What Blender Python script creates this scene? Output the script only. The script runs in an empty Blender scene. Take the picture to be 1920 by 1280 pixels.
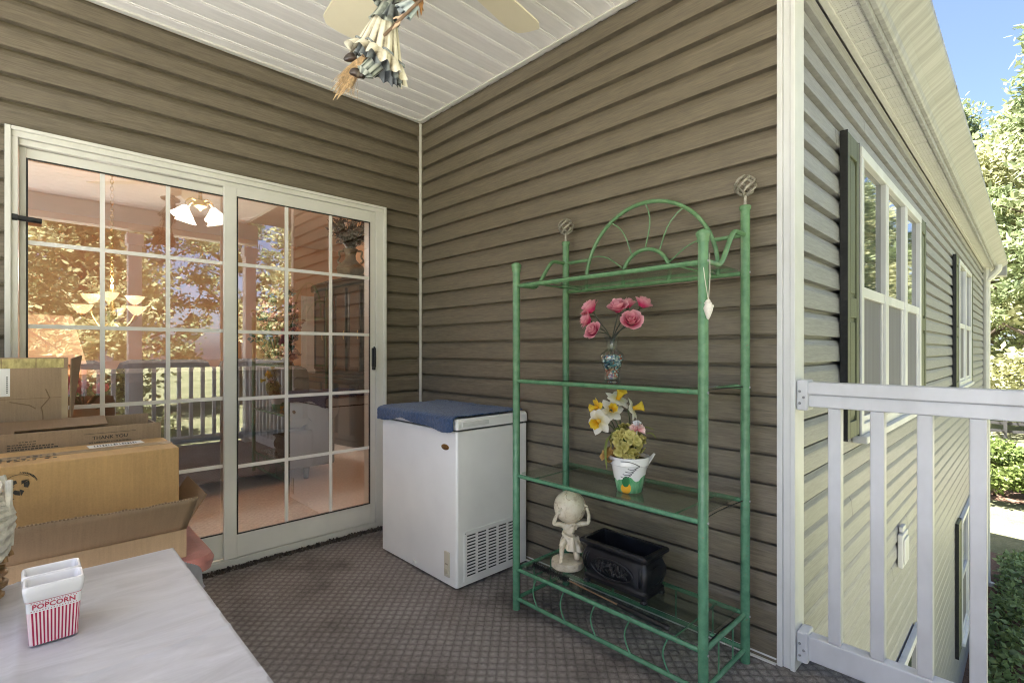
import bpy, bmesh, math, random
from mathutils import Vector, Matrix, noise as mnoise
from math import pi, sin, cos, radians
SC = bpy.context.scene
COL = SC.collection
rnd = random.Random(7)

# ---------------------------------------------------------------- geometry collector
class G:
    def __init__(s):
        s.v = []; s.f = []; s.m = []; s.s = []
    def add(s, vs, fs, m=0, smooth=False):
        o = len(s.v); s.v.extend(tuple(p) for p in vs)
        for f in fs:
            s.f.append(tuple(i + o for i in f)); s.m.append(m); s.s.append(smooth)
        return s
    def box(s, x0, x1, y0, y1, z0, z1, m=0):
        vs = [(x0,y0,z0),(x1,y0,z0),(x1,y1,z0),(x0,y1,z0),(x0,y0,z1),(x1,y0,z1),(x1,y1,z1),(x0,y1,z1)]
        return s.add(vs, [(0,3,2,1),(4,5,6,7),(0,1,5,4),(1,2,6,5),(2,3,7,6),(3,0,4,7)], m)
    def obox(s, c, size, M=None, m=0):
        a, b, d = size[0]/2, size[1]/2, size[2]/2
        M = M or Matrix.Identity(3); c = Vector(c)
        vs = [c + M @ Vector(p) for p in [(-a,-b,-d),(a,-b,-d),(a,b,-d),(-a,b,-d),(-a,-b,d),(a,-b,d),(a,b,d),(-a,b,d)]]
        return s.add(vs, [(0,3,2,1),(4,5,6,7),(0,1,5,4),(1,2,6,5),(2,3,7,6),(3,0,4,7)], m)
    def tube(s, pts, r, n=10, cap=True, closed=False, m=0, smooth=True):
        P = [Vector(p) for p in pts]; k = len(P)
        rs = r if isinstance(r, (list, tuple)) else [r]*k
        up = None; rings = []
        for i in range(k):
            if closed: t = (P[(i+1) % k] - P[i-1])
            else: t = P[min(i+1,k-1)] - P[max(i-1,0)]
            t = t.normalized() if t.length > 1e-9 else Vector((0,0,1))
            if up is None:
                a = Vector((0,0,1)) if abs(t.z) < .9 else Vector((1,0,0))
                up = (a - t*a.dot(t)).normalized()
            else:
                up = up - t*up.dot(t)
                up = up.normalized() if up.length > 1e-6 else t.orthogonal().normalized()
            b = t.cross(up)
            rings.append([P[i] + (up*cos(2*pi*j/n) + b*sin(2*pi*j/n))*rs[i] for j in range(n)])
        vs = [p for rg in rings for p in rg]; fs = []
        for i in range(k if closed else k-1):
            a = i*n; c = ((i+1) % k)*n
            for j in range(n):
                fs.append((a+j, a+(j+1) % n, c+(j+1) % n, c+j))
        s.add(vs, fs, m, smooth)
        if cap and not closed:
            s.add(rings[0], [tuple(range(n))[::-1]], m); s.add(rings[-1], [tuple(range(n))], m)
        return s
    def lathe(s, prof, c=(0,0,0), n=24, m=0, M=None, smooth=True, rf=None):
        c = Vector(c); M = M or Matrix.Identity(3)
        vs = []; fs = []
        for (r, z) in prof:
            for j in range(n):
                a = 2*pi*j/n; rr = r*(rf(a, z) if rf else 1)
                vs.append(c + M @ Vector((rr*cos(a), rr*sin(a), z)))
        for i in range(len(prof)-1):
            for j in range(n):
                fs.append((i*n+j, i*n+(j+1) % n, (i+1)*n+(j+1) % n, (i+1)*n+j))
        return s.add(vs, fs, m, smooth)
    def ball(s, c, r, nu=16, nv=10, m=0, sc=(1,1,1), M=None):
        c = Vector(c); M = M or Matrix.Identity(3); vs = []; fs = []
        for i in range(nv+1):
            t = pi*i/nv
            for j in range(nu):
                a = 2*pi*j/nu
                vs.append(c + M @ Vector((r*sc[0]*sin(t)*cos(a), r*sc[1]*sin(t)*sin(a), -r*sc[2]*cos(t))))
        for i in range(nv):
            for j in range(nu):
                fs.append((i*nu+j, i*nu+(j+1) % nu, (i+1)*nu+(j+1) % nu, (i+1)*nu+j))
        return s.add(vs, fs, m, True)
    def grid(s, fn, nu, nv, m=0, smooth=True):
        vs = [fn(i/nu, j/nv) for j in range(nv+1) for i in range(nu+1)]; w = nu+1
        fs = [(j*w+i, j*w+i+1, (j+1)*w+i+1, (j+1)*w+i) for j in range(nv) for i in range(nu)]
        return s.add(vs, fs, m, smooth)
    def loops(s, L, m=0, smooth=True, cap0=False, cap1=False):
        n = len(L[0]); vs = [p for l in L for p in l]; fs = []
        for i in range(len(L)-1):
            for j in range(n):
                fs.append((i*n+j, i*n+(j+1) % n, (i+1)*n+(j+1) % n, (i+1)*n+j))
        s.add(vs, fs, m, smooth)
        if cap0: s.add(L[0], [tuple(range(n))[::-1]], m)
        if cap1: s.add(L[-1], [tuple(range(n))], m)
        return s
    def prism(s, poly, fn, m=0):
        """poly: 2D points; fn(u, v, side) -> 3D with side 0 / 1"""
        n = len(poly); a = [fn(u, v, 0) for u, v in poly]; b = [fn(u, v, 1) for u, v in poly]
        return s.add(a + b, [tuple(range(n))[::-1], tuple(range(n, 2*n))] + [(j, (j+1) % n, n+(j+1) % n, n+j) for j in range(n)], m)
    def xf(s, M):
        s.v = [tuple(M @ Vector(p)) for p in s.v]; return s
    def build(s, name, mats, parent=None, loc=(0,0,0), bevel=0, subsurf=0, weld=False, sharp=40):
        me = bpy.data.meshes.new(name)
        me.from_pydata(s.v, [], s.f)
        mats = mats if isinstance(mats, (list, tuple)) else [mats]
        for mt in mats: me.materials.append(mt)
        me.polygons.foreach_set('material_index', s.m)
        me.polygons.foreach_set('use_smooth', s.s)
        me.update()
        if weld:
            bm = bmesh.new(); bm.from_mesh(me); bmesh.ops.remove_doubles(bm, verts=bm.verts, dist=1e-5)
            bm.to_mesh(me); bm.free()
        if any(s.s):
            try: me.set_sharp_from_angle(angle=radians(sharp))
            except Exception: pass
        o = bpy.data.objects.new(name, me); COL.objects.link(o); o.location = loc
        if parent is not None: o.parent = parent
        if bevel:
            b = o.modifiers.new('b', 'BEVEL'); b.width = bevel; b.segments = 2; b.limit_method = 'ANGLE'; b.angle_limit = radians(40)
        if subsurf:
            q = o.modifiers.new('s', 'SUBSURF'); q.levels = subsurf; q.render_levels = subsurf
        return o

def tag(o, label=None, cat=None, group=None, kind=None):
    if label: o['label'] = label
    if cat: o['category'] = cat
    if group: o['group'] = group
    if kind: o['kind'] = kind
    return o
def thing(name, label, cat, loc=(0,0,0), rz=0, group=None):
    o = bpy.data.objects.new(name, None); COL.objects.link(o); o.location = loc; o.rotation_euler = (0,0,rz)
    o.empty_display_size = .05
    return tag(o, label, cat, group)
def copy_tree(o, parent=None):
    c = o.copy(); COL.objects.link(c)
    if parent is not None: c.parent = parent
    for ch in [x for x in COL.objects if x.parent == o]: copy_tree(ch, c)
    return c
def rrect(w, d, r, z, cx=0, cy=0, k=4):
    pts = []
    for qx, qy, a0 in ((1,1,0),(-1,1,90),(-1,-1,180),(1,-1,270)):
        for i in range(k+1):
            a = radians(a0 + 90*i/k)
            pts.append((cx + qx*(w/2-r) + r*cos(a), cy + qy*(d/2-r) + r*sin(a), z))
    return pts
def lookM(d, up=(0,0,1)):
    z = Vector(d).normalized(); x = Vector(up).cross(z)
    if x.length < 1e-4: x = Vector((1,0,0)).cross(z)
    x.normalize(); y = z.cross(x)
    return Matrix((x, y, z)).transposed()
def smooth_path(pts, k=6):
    P = [Vector(p) for p in pts]; out = []
    for i in range(len(P)-1):
        p0 = P[max(i-1,0)]; p1 = P[i]; p2 = P[i+1]; p3 = P[min(i+2,len(P)-1)]
        for j in range(k):
            t = j/k
            out.append(.5*((2*p1)+(p2-p0)*t+(2*p0-5*p1+4*p2-p3)*t*t+(3*p1-p0-3*p2+p3)*t**3))
    out.append(P[-1]); return out
def text_geo(txt, size, extr=.0004, bold=0.0, align='CENTER'):
    cu = bpy.data.curves.new('t', 'FONT'); cu.body = txt; cu.size = size; cu.extrude = extr; cu.offset = bold*size; cu.align_x = align; cu.align_y = 'CENTER'
    cu.resolution_u = 2
    ob = bpy.data.objects.new('t', cu); COL.objects.link(ob)
    dg = bpy.context.evaluated_depsgraph_get(); me = bpy.data.meshes.new_from_object(ob.evaluated_get(dg))
    g = G(); g.add([v.co.copy() for v in me.vertices], [tuple(p.vertices) for p in me.polygons])
    bpy.data.objects.remove(ob); bpy.data.curves.remove(cu); bpy.data.meshes.remove(me)
    return g

# ---------------------------------------------------------------- materials
def newmat(name):
    m = bpy.data.materials.new(name); m.use_nodes = True
    nt = m.node_tree; b = nt.nodes['Principled BSDF']
    return m, nt, b
def nd(nt, t, **kw):
    n = nt.nodes.new(t)
    for k, v in kw.items(): setattr(n, k, v)
    return n
def mth(nt, op, a, b=None, clamp=False):
    n = nt.nodes.new('ShaderNodeMath'); n.operation = op; n.use_clamp = clamp
    for i, x in enumerate((a, b)):
        if x is None: continue
        if isinstance(x, (int, float)): n.inputs[i].default_value = x
        else: nt.links.new(x, n.inputs[i])
    return n.outputs[0]
def noi(nt, vec, scale, detail=3, rough=.55, sc=None, dist=0):
    if sc is not None:
        mp = nt.nodes.new('ShaderNodeMapping'); mp.inputs['Scale'].default_value = sc; nt.links.new(vec, mp.inputs['Vector']); vec = mp.outputs[0]
    n = nt.nodes.new('ShaderNodeTexNoise'); n.inputs['Scale'].default_value = scale; n.inputs['Detail'].default_value = detail; n.inputs['Roughness'].default_value = rough; n.inputs['Distortion'].default_value = dist
    nt.links.new(vec, n.inputs['Vector']); return n.outputs['Fac']
def ramp(nt, fac, stops):
    r = nt.nodes.new('ShaderNodeValToRGB'); e = r.color_ramp.elements
    while len(e) < len(stops): e.new(.5)
    for el, (p, c) in zip(e, stops): el.position = p; el.color = (*c, 1) if len(c) == 3 else c
    nt.links.new(fac, r.inputs[0]); return r.outputs[0]
def mixc(nt, fac, a, b):
    n = nt.nodes.new('ShaderNodeMix'); n.data_type = 'RGBA'
    for sock, x in ((n.inputs['Factor'], fac), (n.inputs['A'], a), (n.inputs['B'], b)):
        if isinstance(x, (int, float)): sock.default_value = x
        elif isinstance(x, tuple): sock.default_value = (*x, 1)
        else: nt.links.new(x, sock)
    return n.outputs['Result']
def bump(nt, h, b, strength=.3, dist=.01):
    n = nt.nodes.new('ShaderNodeBump'); n.inputs['Strength'].default_value = strength; n.inputs['Distance'].default_value = dist
    nt.links.new(h, n.inputs['Height']); nt.links.new(n.outputs[0], b.inputs['Normal'])
def objco(nt):
    return nt.nodes.new('ShaderNodeTexCoord').outputs['Object']
def mul(c, k): return tuple(min(1, x*k) for x in c)
def mat(name, c, rough=.5, metal=0, amt=.15, ns=8, sc=None, bs=0, bn=60, spec=None, c2=None, detail=4, sheen=0):
    m, nt, b = newmat(name); co = objco(nt)
    f = noi(nt, co, ns, detail, .6, sc)
    col = ramp(nt, f, [(.3, mul(c, 1-amt)), (.7, c2 or mul(c, 1+amt))])
    nt.links.new(col, b.inputs['Base Color'])
    b.inputs['Roughness'].default_value = rough; b.inputs['Metallic'].default_value = metal
    if spec is not None: b.inputs['Specular IOR Level'].default_value = spec
    if sheen: b.inputs['Sheen Weight'].default_value = sheen
    if bs: bump(nt, noi(nt, co, bn, 3, .6, sc), b, bs, .004)
    return m
def glassmat(name, tint=(1,1,1), ior=1.5, gain=1.0, add=0.0, rough=0.0):
    m = bpy.data.materials.new(name); m.use_nodes = True; nt = m.node_tree; nt.nodes.clear()
    out = nd(nt, 'ShaderNodeOutputMaterial'); mx = nd(nt, 'ShaderNodeMixShader'); tr = nd(nt, 'ShaderNodeBsdfTransparent'); gl = nd(nt, 'ShaderNodeBsdfGlossy')
    tr.inputs[0].default_value = (*tint, 1); gl.inputs['Roughness'].default_value = rough
    fr = nd(nt, 'ShaderNodeFresnel'); gi = nd(nt, 'ShaderNodeNewGeometry')
    nt.links.new(mth(nt, 'ADD', ior, mth(nt, 'MULTIPLY', gi.outputs['Backfacing'], 1/ior - ior)), fr.inputs[0])
    f = mth(nt, 'MULTIPLY', fr.outputs[0], gain); f = mth(nt, 'ADD', f, add, True)
    nt.links.new(f, mx.inputs[0]); nt.links.new(tr.outputs[0], mx.inputs[1]); nt.links.new(gl.outputs[0], mx.inputs[2]); nt.links.new(mx.outputs[0], out.inputs[0])
    return m
def emitmat(name, c, st):
    m, nt, b = newmat(name); b.inputs['Base Color'].default_value = (*mul(c, .8), 1); b.inputs['Emission Color'].default_value = (*c, 1); b.inputs['Emission Strength'].default_value = st
    return m

def siding_mat(name, c, k=1.0):
    m, nt, b = newmat(name); co = objco(nt)
    g1 = noi(nt, co, 1.0, 6, .7, (5, 5, 110)); g2 = noi(nt, co, 1.0, 3, .5, (1.2, 1.2, 1.2)); g3 = noi(nt, co, 1, 4, .65, (18, 18, 280))
    f = mth(nt, 'ADD', mth(nt, 'MULTIPLY', g1, .5), mth(nt, 'MULTIPLY', g3, .5))
    col = ramp(nt, f, [(.36, mul(c, 1-.36*k)), (.5, c), (.64, mul(c, 1+.36*k))])
    col = mixc(nt, mth(nt, 'MULTIPLY', g2, .35), col, tuple(x*y for x, y in zip(c, (.8, .82, .9))))
    nt.links.new(col, b.inputs['Base Color']); b.inputs['Roughness'].default_value = .42; b.inputs['Specular IOR Level'].default_value = .4
    h = mth(nt, 'ADD', f, mth(nt, 'MULTIPLY', g2, 6)); bump(nt, h, b, .3, .002)
    return m
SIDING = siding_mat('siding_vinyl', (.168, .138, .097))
SIDING_OUT = siding_mat('siding_vinyl_sunlit', (.31, .302, .298), .7)  # same vinyl as the porch, with the sunlight lightened into its colour
WHITE = mat('white_vinyl', (.66, .655, .64), .38, amt=.12, ns=5, sc=(1, 1, .4), bs=.05, bn=300, c2=(.74, .74, .73))
TRIM = mat('cream_trim', (.66, .64, .59), .4, amt=.06, ns=4)
SOFFIT = mat('soffit_vinyl', (.56, .55, .53), .5, amt=.06, ns=30)
DOORW = mat('almond_aluminium', (.70, .68, .62), .35, amt=.05, ns=5)
CEIL = mat('ceiling_vinyl', (.79, .77, .75), .45, amt=.06, ns=14, sc=(.4, 3, 3))
BEAD = mat('ceiling_bead', (.86, .84, .80), .4, amt=.03)
PEACH = mat('peach_paint', (.72, .43, .24), .7, amt=.04, ns=3)
PEACHC = mat('peach_ceiling', (.84, .66, .50), .75, amt=.03, ns=3)
INWHITE = mat('interior_white', (.78, .75, .70), .5, amt=.03)
DOORGLASS = glassmat('door_glass', (.78, .775, .77), 1.5, .8, .29)
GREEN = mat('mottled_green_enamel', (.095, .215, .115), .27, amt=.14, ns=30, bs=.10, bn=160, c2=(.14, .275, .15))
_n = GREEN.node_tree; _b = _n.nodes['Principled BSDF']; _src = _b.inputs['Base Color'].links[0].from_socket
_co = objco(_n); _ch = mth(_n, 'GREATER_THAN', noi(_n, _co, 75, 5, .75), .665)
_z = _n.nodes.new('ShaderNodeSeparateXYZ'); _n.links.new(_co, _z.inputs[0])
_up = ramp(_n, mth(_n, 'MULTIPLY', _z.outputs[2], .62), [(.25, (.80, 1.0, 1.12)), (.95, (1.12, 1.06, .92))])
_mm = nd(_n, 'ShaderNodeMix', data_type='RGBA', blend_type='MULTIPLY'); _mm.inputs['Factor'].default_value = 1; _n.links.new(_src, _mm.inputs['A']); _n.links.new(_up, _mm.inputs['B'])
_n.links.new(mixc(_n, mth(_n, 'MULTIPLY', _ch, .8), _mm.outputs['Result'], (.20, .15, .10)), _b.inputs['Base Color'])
SHELFGLASS = glassmat('shelf_glass', (.88, .95, .91), 1.5, 1.25, .0)
BLACK = mat('black_plastic', (.012, .012, .014), .4, amt=.2)
STEEL = mat('screw_steel', (.35, .35, .36), .35, 1, .1)
def carpet_mat():
    m, nt, b = newmat('woven_carpet'); co = objco(nt)
    mp = nd(nt, 'ShaderNodeMapping'); mp.inputs['Rotation'].default_value = (0, 0, radians(46)); mp.inputs['Scale'].default_value = (29, 29, 29)
    nt.links.new(co, mp.inputs['Vector'])
    wob = nt.nodes.new('ShaderNodeTexNoise'); wob.inputs['Scale'].default_value = 40; nt.links.new(co, wob.inputs['Vector'])
    vm = nd(nt, 'ShaderNodeVectorMath', operation='MULTIPLY_ADD'); vm.inputs[1].default_value = (.35, .35, 0)
    nt.links.new(wob.outputs['Color'], vm.inputs[0]); nt.links.new(mp.outputs[0], vm.inputs[2])
    sp = nd(nt, 'ShaderNodeSeparateXYZ'); nt.links.new(vm.outputs[0], sp.inputs[0])
    u = mth(nt, 'ABSOLUTE', mth(nt, 'SINE', mth(nt, 'MULTIPLY', sp.outputs[0], pi)))
    v = mth(nt, 'ABSOLUTE', mth(nt, 'SINE', mth(nt, 'MULTIPLY', sp.outputs[1], pi)))
    hh = mth(nt, 'POWER', mth(nt, 'MULTIPLY', u, v), .6); hh = mth(nt, 'MULTIPLY', hh, mth(nt, 'ADD', .45, mth(nt, 'MULTIPLY', noi(nt, co, 3.2, 4, .7), 1.1)))
    fine = noi(nt, co, 420, 2, .7); big = noi(nt, co, 1.6, 4, .6); mid = noi(nt, co, 90, 3, .7)
    f = mth(nt, 'ADD', mth(nt, 'MULTIPLY', hh, .16), mth(nt, 'ADD', mth(nt, 'MULTIPLY', fine, .55), mth(nt, 'MULTIPLY', mid, .35)))
    col = ramp(nt, f, [(.34, (.105, .093, .088)), (.57, (.26, .238, .228)), (.84, (.56, .53, .51))])
    st = ramp(nt, big, [(.34, (.45, .43, .42)), (.44, (.85, .83, .82)), (.56, (1, 1, 1)), (.7, (1.15, 1.15, 1.15))])
    mm = nd(nt, 'ShaderNodeMix', data_type='RGBA', blend_type='MULTIPLY'); mm.inputs['Factor'].default_value = .8
    nt.links.new(col, mm.inputs['A']); nt.links.new(st, mm.inputs['B'])
    nt.links.new(mm.outputs['Result'], b.inputs['Base Color']); b.inputs['Roughness'].default_value = .95; b.inputs['Specular IOR Level'].default_value = .15
    h = mth(nt, 'ADD', hh, mth(nt, 'MULTIPLY', fine, .5)); bump(nt, h, b, .9, .006)
    return m
CARPET = carpet_mat()
# ---------------------------------------------------------------- the house
house = thing('house', 'house clad in brown-grey lap siding with covered back porch and sliding glass door', 'house')
EXPO = .1049; Z0 = .004
def course_profile(z0, z1, lip=.0215):
    out = []
    k0 = math.floor((z0-Z0)/EXPO) - 1; k1 = math.ceil((z1-Z0)/EXPO) + 1
    base = [(-.009, 0), (lip, .0004), (lip+.0005, .004), (lip-.0035, .062), (lip-.0048, .069), (lip-.0085, .077), (lip-.0120, .084), (lip-.0140, .0895), (-.008, .0908), (-.009, .0935), (-.009, .1046)]
    for k in range(k0, k1): out += [(o, Z0 + k*EXPO + z) for o, z in base]
    res = []
    for i in range(len(out)-1):
        (o0, a), (o1, c) = out[i], out[i+1]
        if c < z0 or a > z1: continue
        def at(z): return o0 + (o1-o0)*((z-a)/(c-a) if c > a else 0)
        p = (at(z0), z0) if a < z0 else (o0, a); q = (at(z1), z1) if c > z1 else (o1, c)
        if not res: res.append(p)
        res.append(q)
    return res
def siding_seg(g, a, b, nrm, z0, z1):
    pr = course_profile(z0, z1); n = Vector((nrm[0], nrm[1], 0)); vs = []
    for (o, z) in pr:
        vs.append(Vector((a[0], a[1], z)) + n*o); vs.append(Vector((b[0], b[1], z)) + n*o)
    fs = [(2*i, 2*i+1, 2*i+3, 2*i+2) for i in range(len(pr)-1)]
    # outward orientation
    d = Vector((b[0]-a[0], b[1]-a[1], 0)); up = Vector((0,0,1))
    if d.cross(up).dot(n) < 0: fs = [f[::-1] for f in fs]
    g.add(vs, fs, 0)
CZ = 2.622
DX0, DX1, DZ = -1.971, -.293, 1.99
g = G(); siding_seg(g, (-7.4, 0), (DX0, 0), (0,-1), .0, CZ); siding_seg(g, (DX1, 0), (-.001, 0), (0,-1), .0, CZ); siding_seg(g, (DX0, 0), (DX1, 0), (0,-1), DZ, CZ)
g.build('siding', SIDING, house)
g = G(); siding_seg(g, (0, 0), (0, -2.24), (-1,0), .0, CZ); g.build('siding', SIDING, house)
XE = 10.5; EY = -2.24; GZ = -2.9
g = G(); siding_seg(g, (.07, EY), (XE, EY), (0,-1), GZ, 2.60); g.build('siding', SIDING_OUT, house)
# staggered vinyl end joints: the next panel overlaps 2 mm proud
JL = SIDING
def joint(par_axis, pos, k, m):
    z = Z0 + k*EXPO; pr = [(o, zz) for o, zz in course_profile(z+.001, z+.088) if o > 0]; g = G(); vs = []; w = .0035
    for o, zz in pr:
        for d in (0, w): vs.append((-o-.0012, pos+d, zz) if par_axis == 'y' else (pos+d, (EY if par_axis == 'e' else 0)-o-.0012, zz))
    g.add(vs, [(2*i, 2*i+1, 2*i+3, 2*i+2) for i in range(len(pr)-1)]); g.build('end_joint', m, house)
JM = mat('joint_shadow', (.03, .026, .02), .8)
for pos, k in ((1.15, 21), (3.3, 22), (.62, 19), (1.9, -3), (2.4, -1), (1.2, -6), (3.4, -5), (.9, 3), (4.3, 1)): joint('e', pos, k, JM)
# structure behind the siding, peach on the room side
g = G()
g.box(-7.4, DX0+.03, .012, .11, 0, 3.0); g.box(DX1-.03, -.0, .012, .11, 0, 3.0); g.box(.1205, 1.6, .012, .11, 0, 3.0); g.box(DX0+.03, DX1-.03, .012, .11, DZ-.03, 3.0)
g.build('inner_wall', PEACH, house)
g = G(); g.box(.013, .12, -2.215, .011, 0, 3.0); g.box(.121, XE, EY+.013, EY+.1, GZ, 2.6); g.box(XE-.1, XE, EY+.1, 6.4, GZ, 2.6)
g.build('wall_core', mat('sheathing', (.3, .27, .22), .8), house)
# corner trims
g = G(); g.box(-.0325, -.0, -.0325, -.0, .0, CZ-.015)
g.build('corner_trim', TRIM, house, bevel=.0015)
for bb in ((-.0212, .0, -.0345, -.0327), (-.0345, -.0327, -.0212, .0)):
    g = G(); g.box(*bb, .0, CZ-.016); g.build('channel_lip', SIDING, house)
g = G()
g.box(-.024, .0, -2.252, -2.234, .0, 3.3); g.box(-.016, -.0, -2.276, -2.2525, .0, 3.3); g.box(-.0225, .074, -2.292, -2.2765, .0, 3.3); g.box(.058, .074, -2.276, -2.235, .0, 3.3)
g.build('corner_post', WHITE, house, bevel=.002)
g = G(); g.box(.05, .078, EY-.055, EY-.022, GZ, -.02); g.build('corner_post', WHITE, house, bevel=.002)
g = G(); g.box(-.0215, -.0175, -2.233, -.03, .001, .022); g.box(-.034, -.0218, -2.233, -.03, .001, .006); g.build('base_trim', WHITE, house, bevel=.001)
for a_, b_ in ((-.285, -.02), (-5.2, -1.98)):
    g = G(); g.box(a_, b_, -.024, -.0225, .001, .022); g.build('base_trim', WHITE, house, bevel=.0005)
# porch ceiling with beads running parallel to the door wall
g = G(); y = -.005
pr = []
while y > -3.75:
    pr += [(y, CZ), (y-.008, CZ-.0035), (y-.092, CZ-.0035), (y-.097, CZ), (y-.1125, CZ+.001)]; y -= .1125
for i in range(len(pr)-1):
    (a, za), (b, zb) = pr[i], pr[i+1]
    g.add([(-2.98, a, za), (0, a, za), (0, b, zb), (-2.98, b, zb)], [(0, 1, 2, 3)], 0)
g.build('ceiling', CEIL, house)
g = G(); y = -.005
while y > -3.75:
    g.box(-2.98, -.03, y-.109, y-.099, CZ-.0035, CZ+.002); y -= .1125
g.build('ceiling_bead', BEAD, house, bevel=.0012)
g = G(); g.box(-2.98, -.02, -.045, -.0185, CZ-.014, CZ-.004); g.box(-.045, -.0185, -3.7, -.046, CZ-.0135, CZ-.0042); g.build('ceiling_trim', TRIM, house, bevel=.001)
# porch roof slab, left end cut short to let bounced sunlight in; beam
g = G(); g.box(-3.0, .58, -4.0, -.001, 2.70, 2.78); g.build('roof', mat('roof_shingle', (.08, .075, .07), .9, amt=.3, ns=12), house)
g = G(); g.box(-2.98, .12, -3.88, -3.74, 2.38, 2.61); g.box(-2.98, -2.86, -3.735, -.03, 2.42, 2.6); g.build('beam', TRIM, house, bevel=.004)
# eave over the outside wall
SZ = 2.512; X0 = .085; X1 = 10.85
g = G(); x = X0
while x < X1:
    g.box(x, min(x+.144, X1), -2.367, EY-.02, SZ, SZ+.01); x += .15
g.build('soffit', SOFFIT, house, bevel=.002)
g = G(); x = X0 + .01
while x < 5:
    for i in range(8):
        for j in range(6): g.box(x+.014+i*.016, x+.017+i*.016, -2.362+j*.017, -2.3595+j*.017, SZ-.0004, SZ+.001)
    x += .15
g.build('soffit_hole', mat('soffit_pore', (.22, .2, .16), .9), house)
g = G(); g.box(X0, X1, EY-.045, EY-.019, SZ-.014, SZ-.001); g.build('soffit_trim', SOFFIT, house, bevel=.002)
FASC = mat('weathered_aluminium', (.33, .325, .32), .5, amt=.2, ns=3, sc=(9, .6, .4), c2=(.43, .425, .42))
g = G(); g.box(X0, X1, -2.388, -2.3685, SZ-.012, SZ+.15); g.build('fascia', FASC, house, bevel=.002)
gut = [(-2.389, SZ+.02), (-2.408, SZ+.02), (-2.416, SZ+.030), (-2.424, SZ+.052), (-2.448, SZ+.078), (-2.490, SZ+.108), (-2.524, SZ+.135), (-2.536, SZ+.150), (-2.538, SZ+.178), (-2.528, SZ+.178), (-2.526, SZ+.153), (-2.48, SZ+.112), (-2.42, SZ+.066), (-2.40, SZ+.026), (-2.389, SZ+.026)]
g = G(); g.prism(gut, lambda u, v, s: (X1 if s else X0, u, v)); gt = g.build('gutter', FASC, house, bevel=.0015)
SEAM = mat('seam_grime', (.2, .19, .16), .7)
for x in (2.1, 4.3, 7.1):
    g = G(); g.box(x, x+.010, -2.5405, -2.5375, SZ+.152, SZ+.177); g.build('gutter_seam', SEAM, gt)
# downspout
g = G(); dsx = 9.9
P = smooth_path([(dsx, -2.44, SZ+.03), (dsx, -2.44, SZ-.05), (dsx, -2.36, SZ-.15), (dsx, -2.30, SZ-.24), (dsx, -2.30, SZ-.4), (dsx, -2.30, GZ+.15), (dsx+.0, -2.36, GZ+.06)], 6)
g.tube(P, .05, 8); g.build('downspout', mat('downspout_white', (.66, .64, .58), .45, amt=.06), house)
# gable end return at the far corner
g = G(); g.prism([(-2.52, SZ-.05), (-2.23, SZ-.05), (-2.23, SZ+.16), (-2.52, SZ+.16)], lambda u, v, s: (X1+.003 if not s else X1+.32, u, v)); g.build('eave_return', FASC, house, bevel=.003)
RX = .59
g = G(); g.add([(RX, -2.45, SZ+.165), (X1+.3, -2.45, SZ+.165), (X1+.3, 1.2, SZ+1.75), (RX, 1.2, SZ+1.75), (RX, -2.45, SZ+.185), (X1+.3, -2.45, SZ+.185), (X1+.3, 1.2, SZ+1.77), (RX, 1.2, SZ+1.77)], [(0,3,2,1), (4,5,6,7), (0,1,5,4), (1,2,6,5), (2,3,7,6), (3,0,4,7)])
g.build('roof', mat('house_shingle', (.1, .095, .085), .9, amt=.35, ns=9), house)
# white vent cover on the outside wall
g = G(); g.box(2.04, 2.22, EY-.05, EY-.0225, -.27, -.06); g.box(2.06, 2.20, EY-.060, EY-.0505, -.25, -.09); g.box(2.08, 2.18, EY-.045, EY-.0225, -.055, -.02); g.build('outlet_cover', WHITE, house, bevel=.006)

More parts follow.
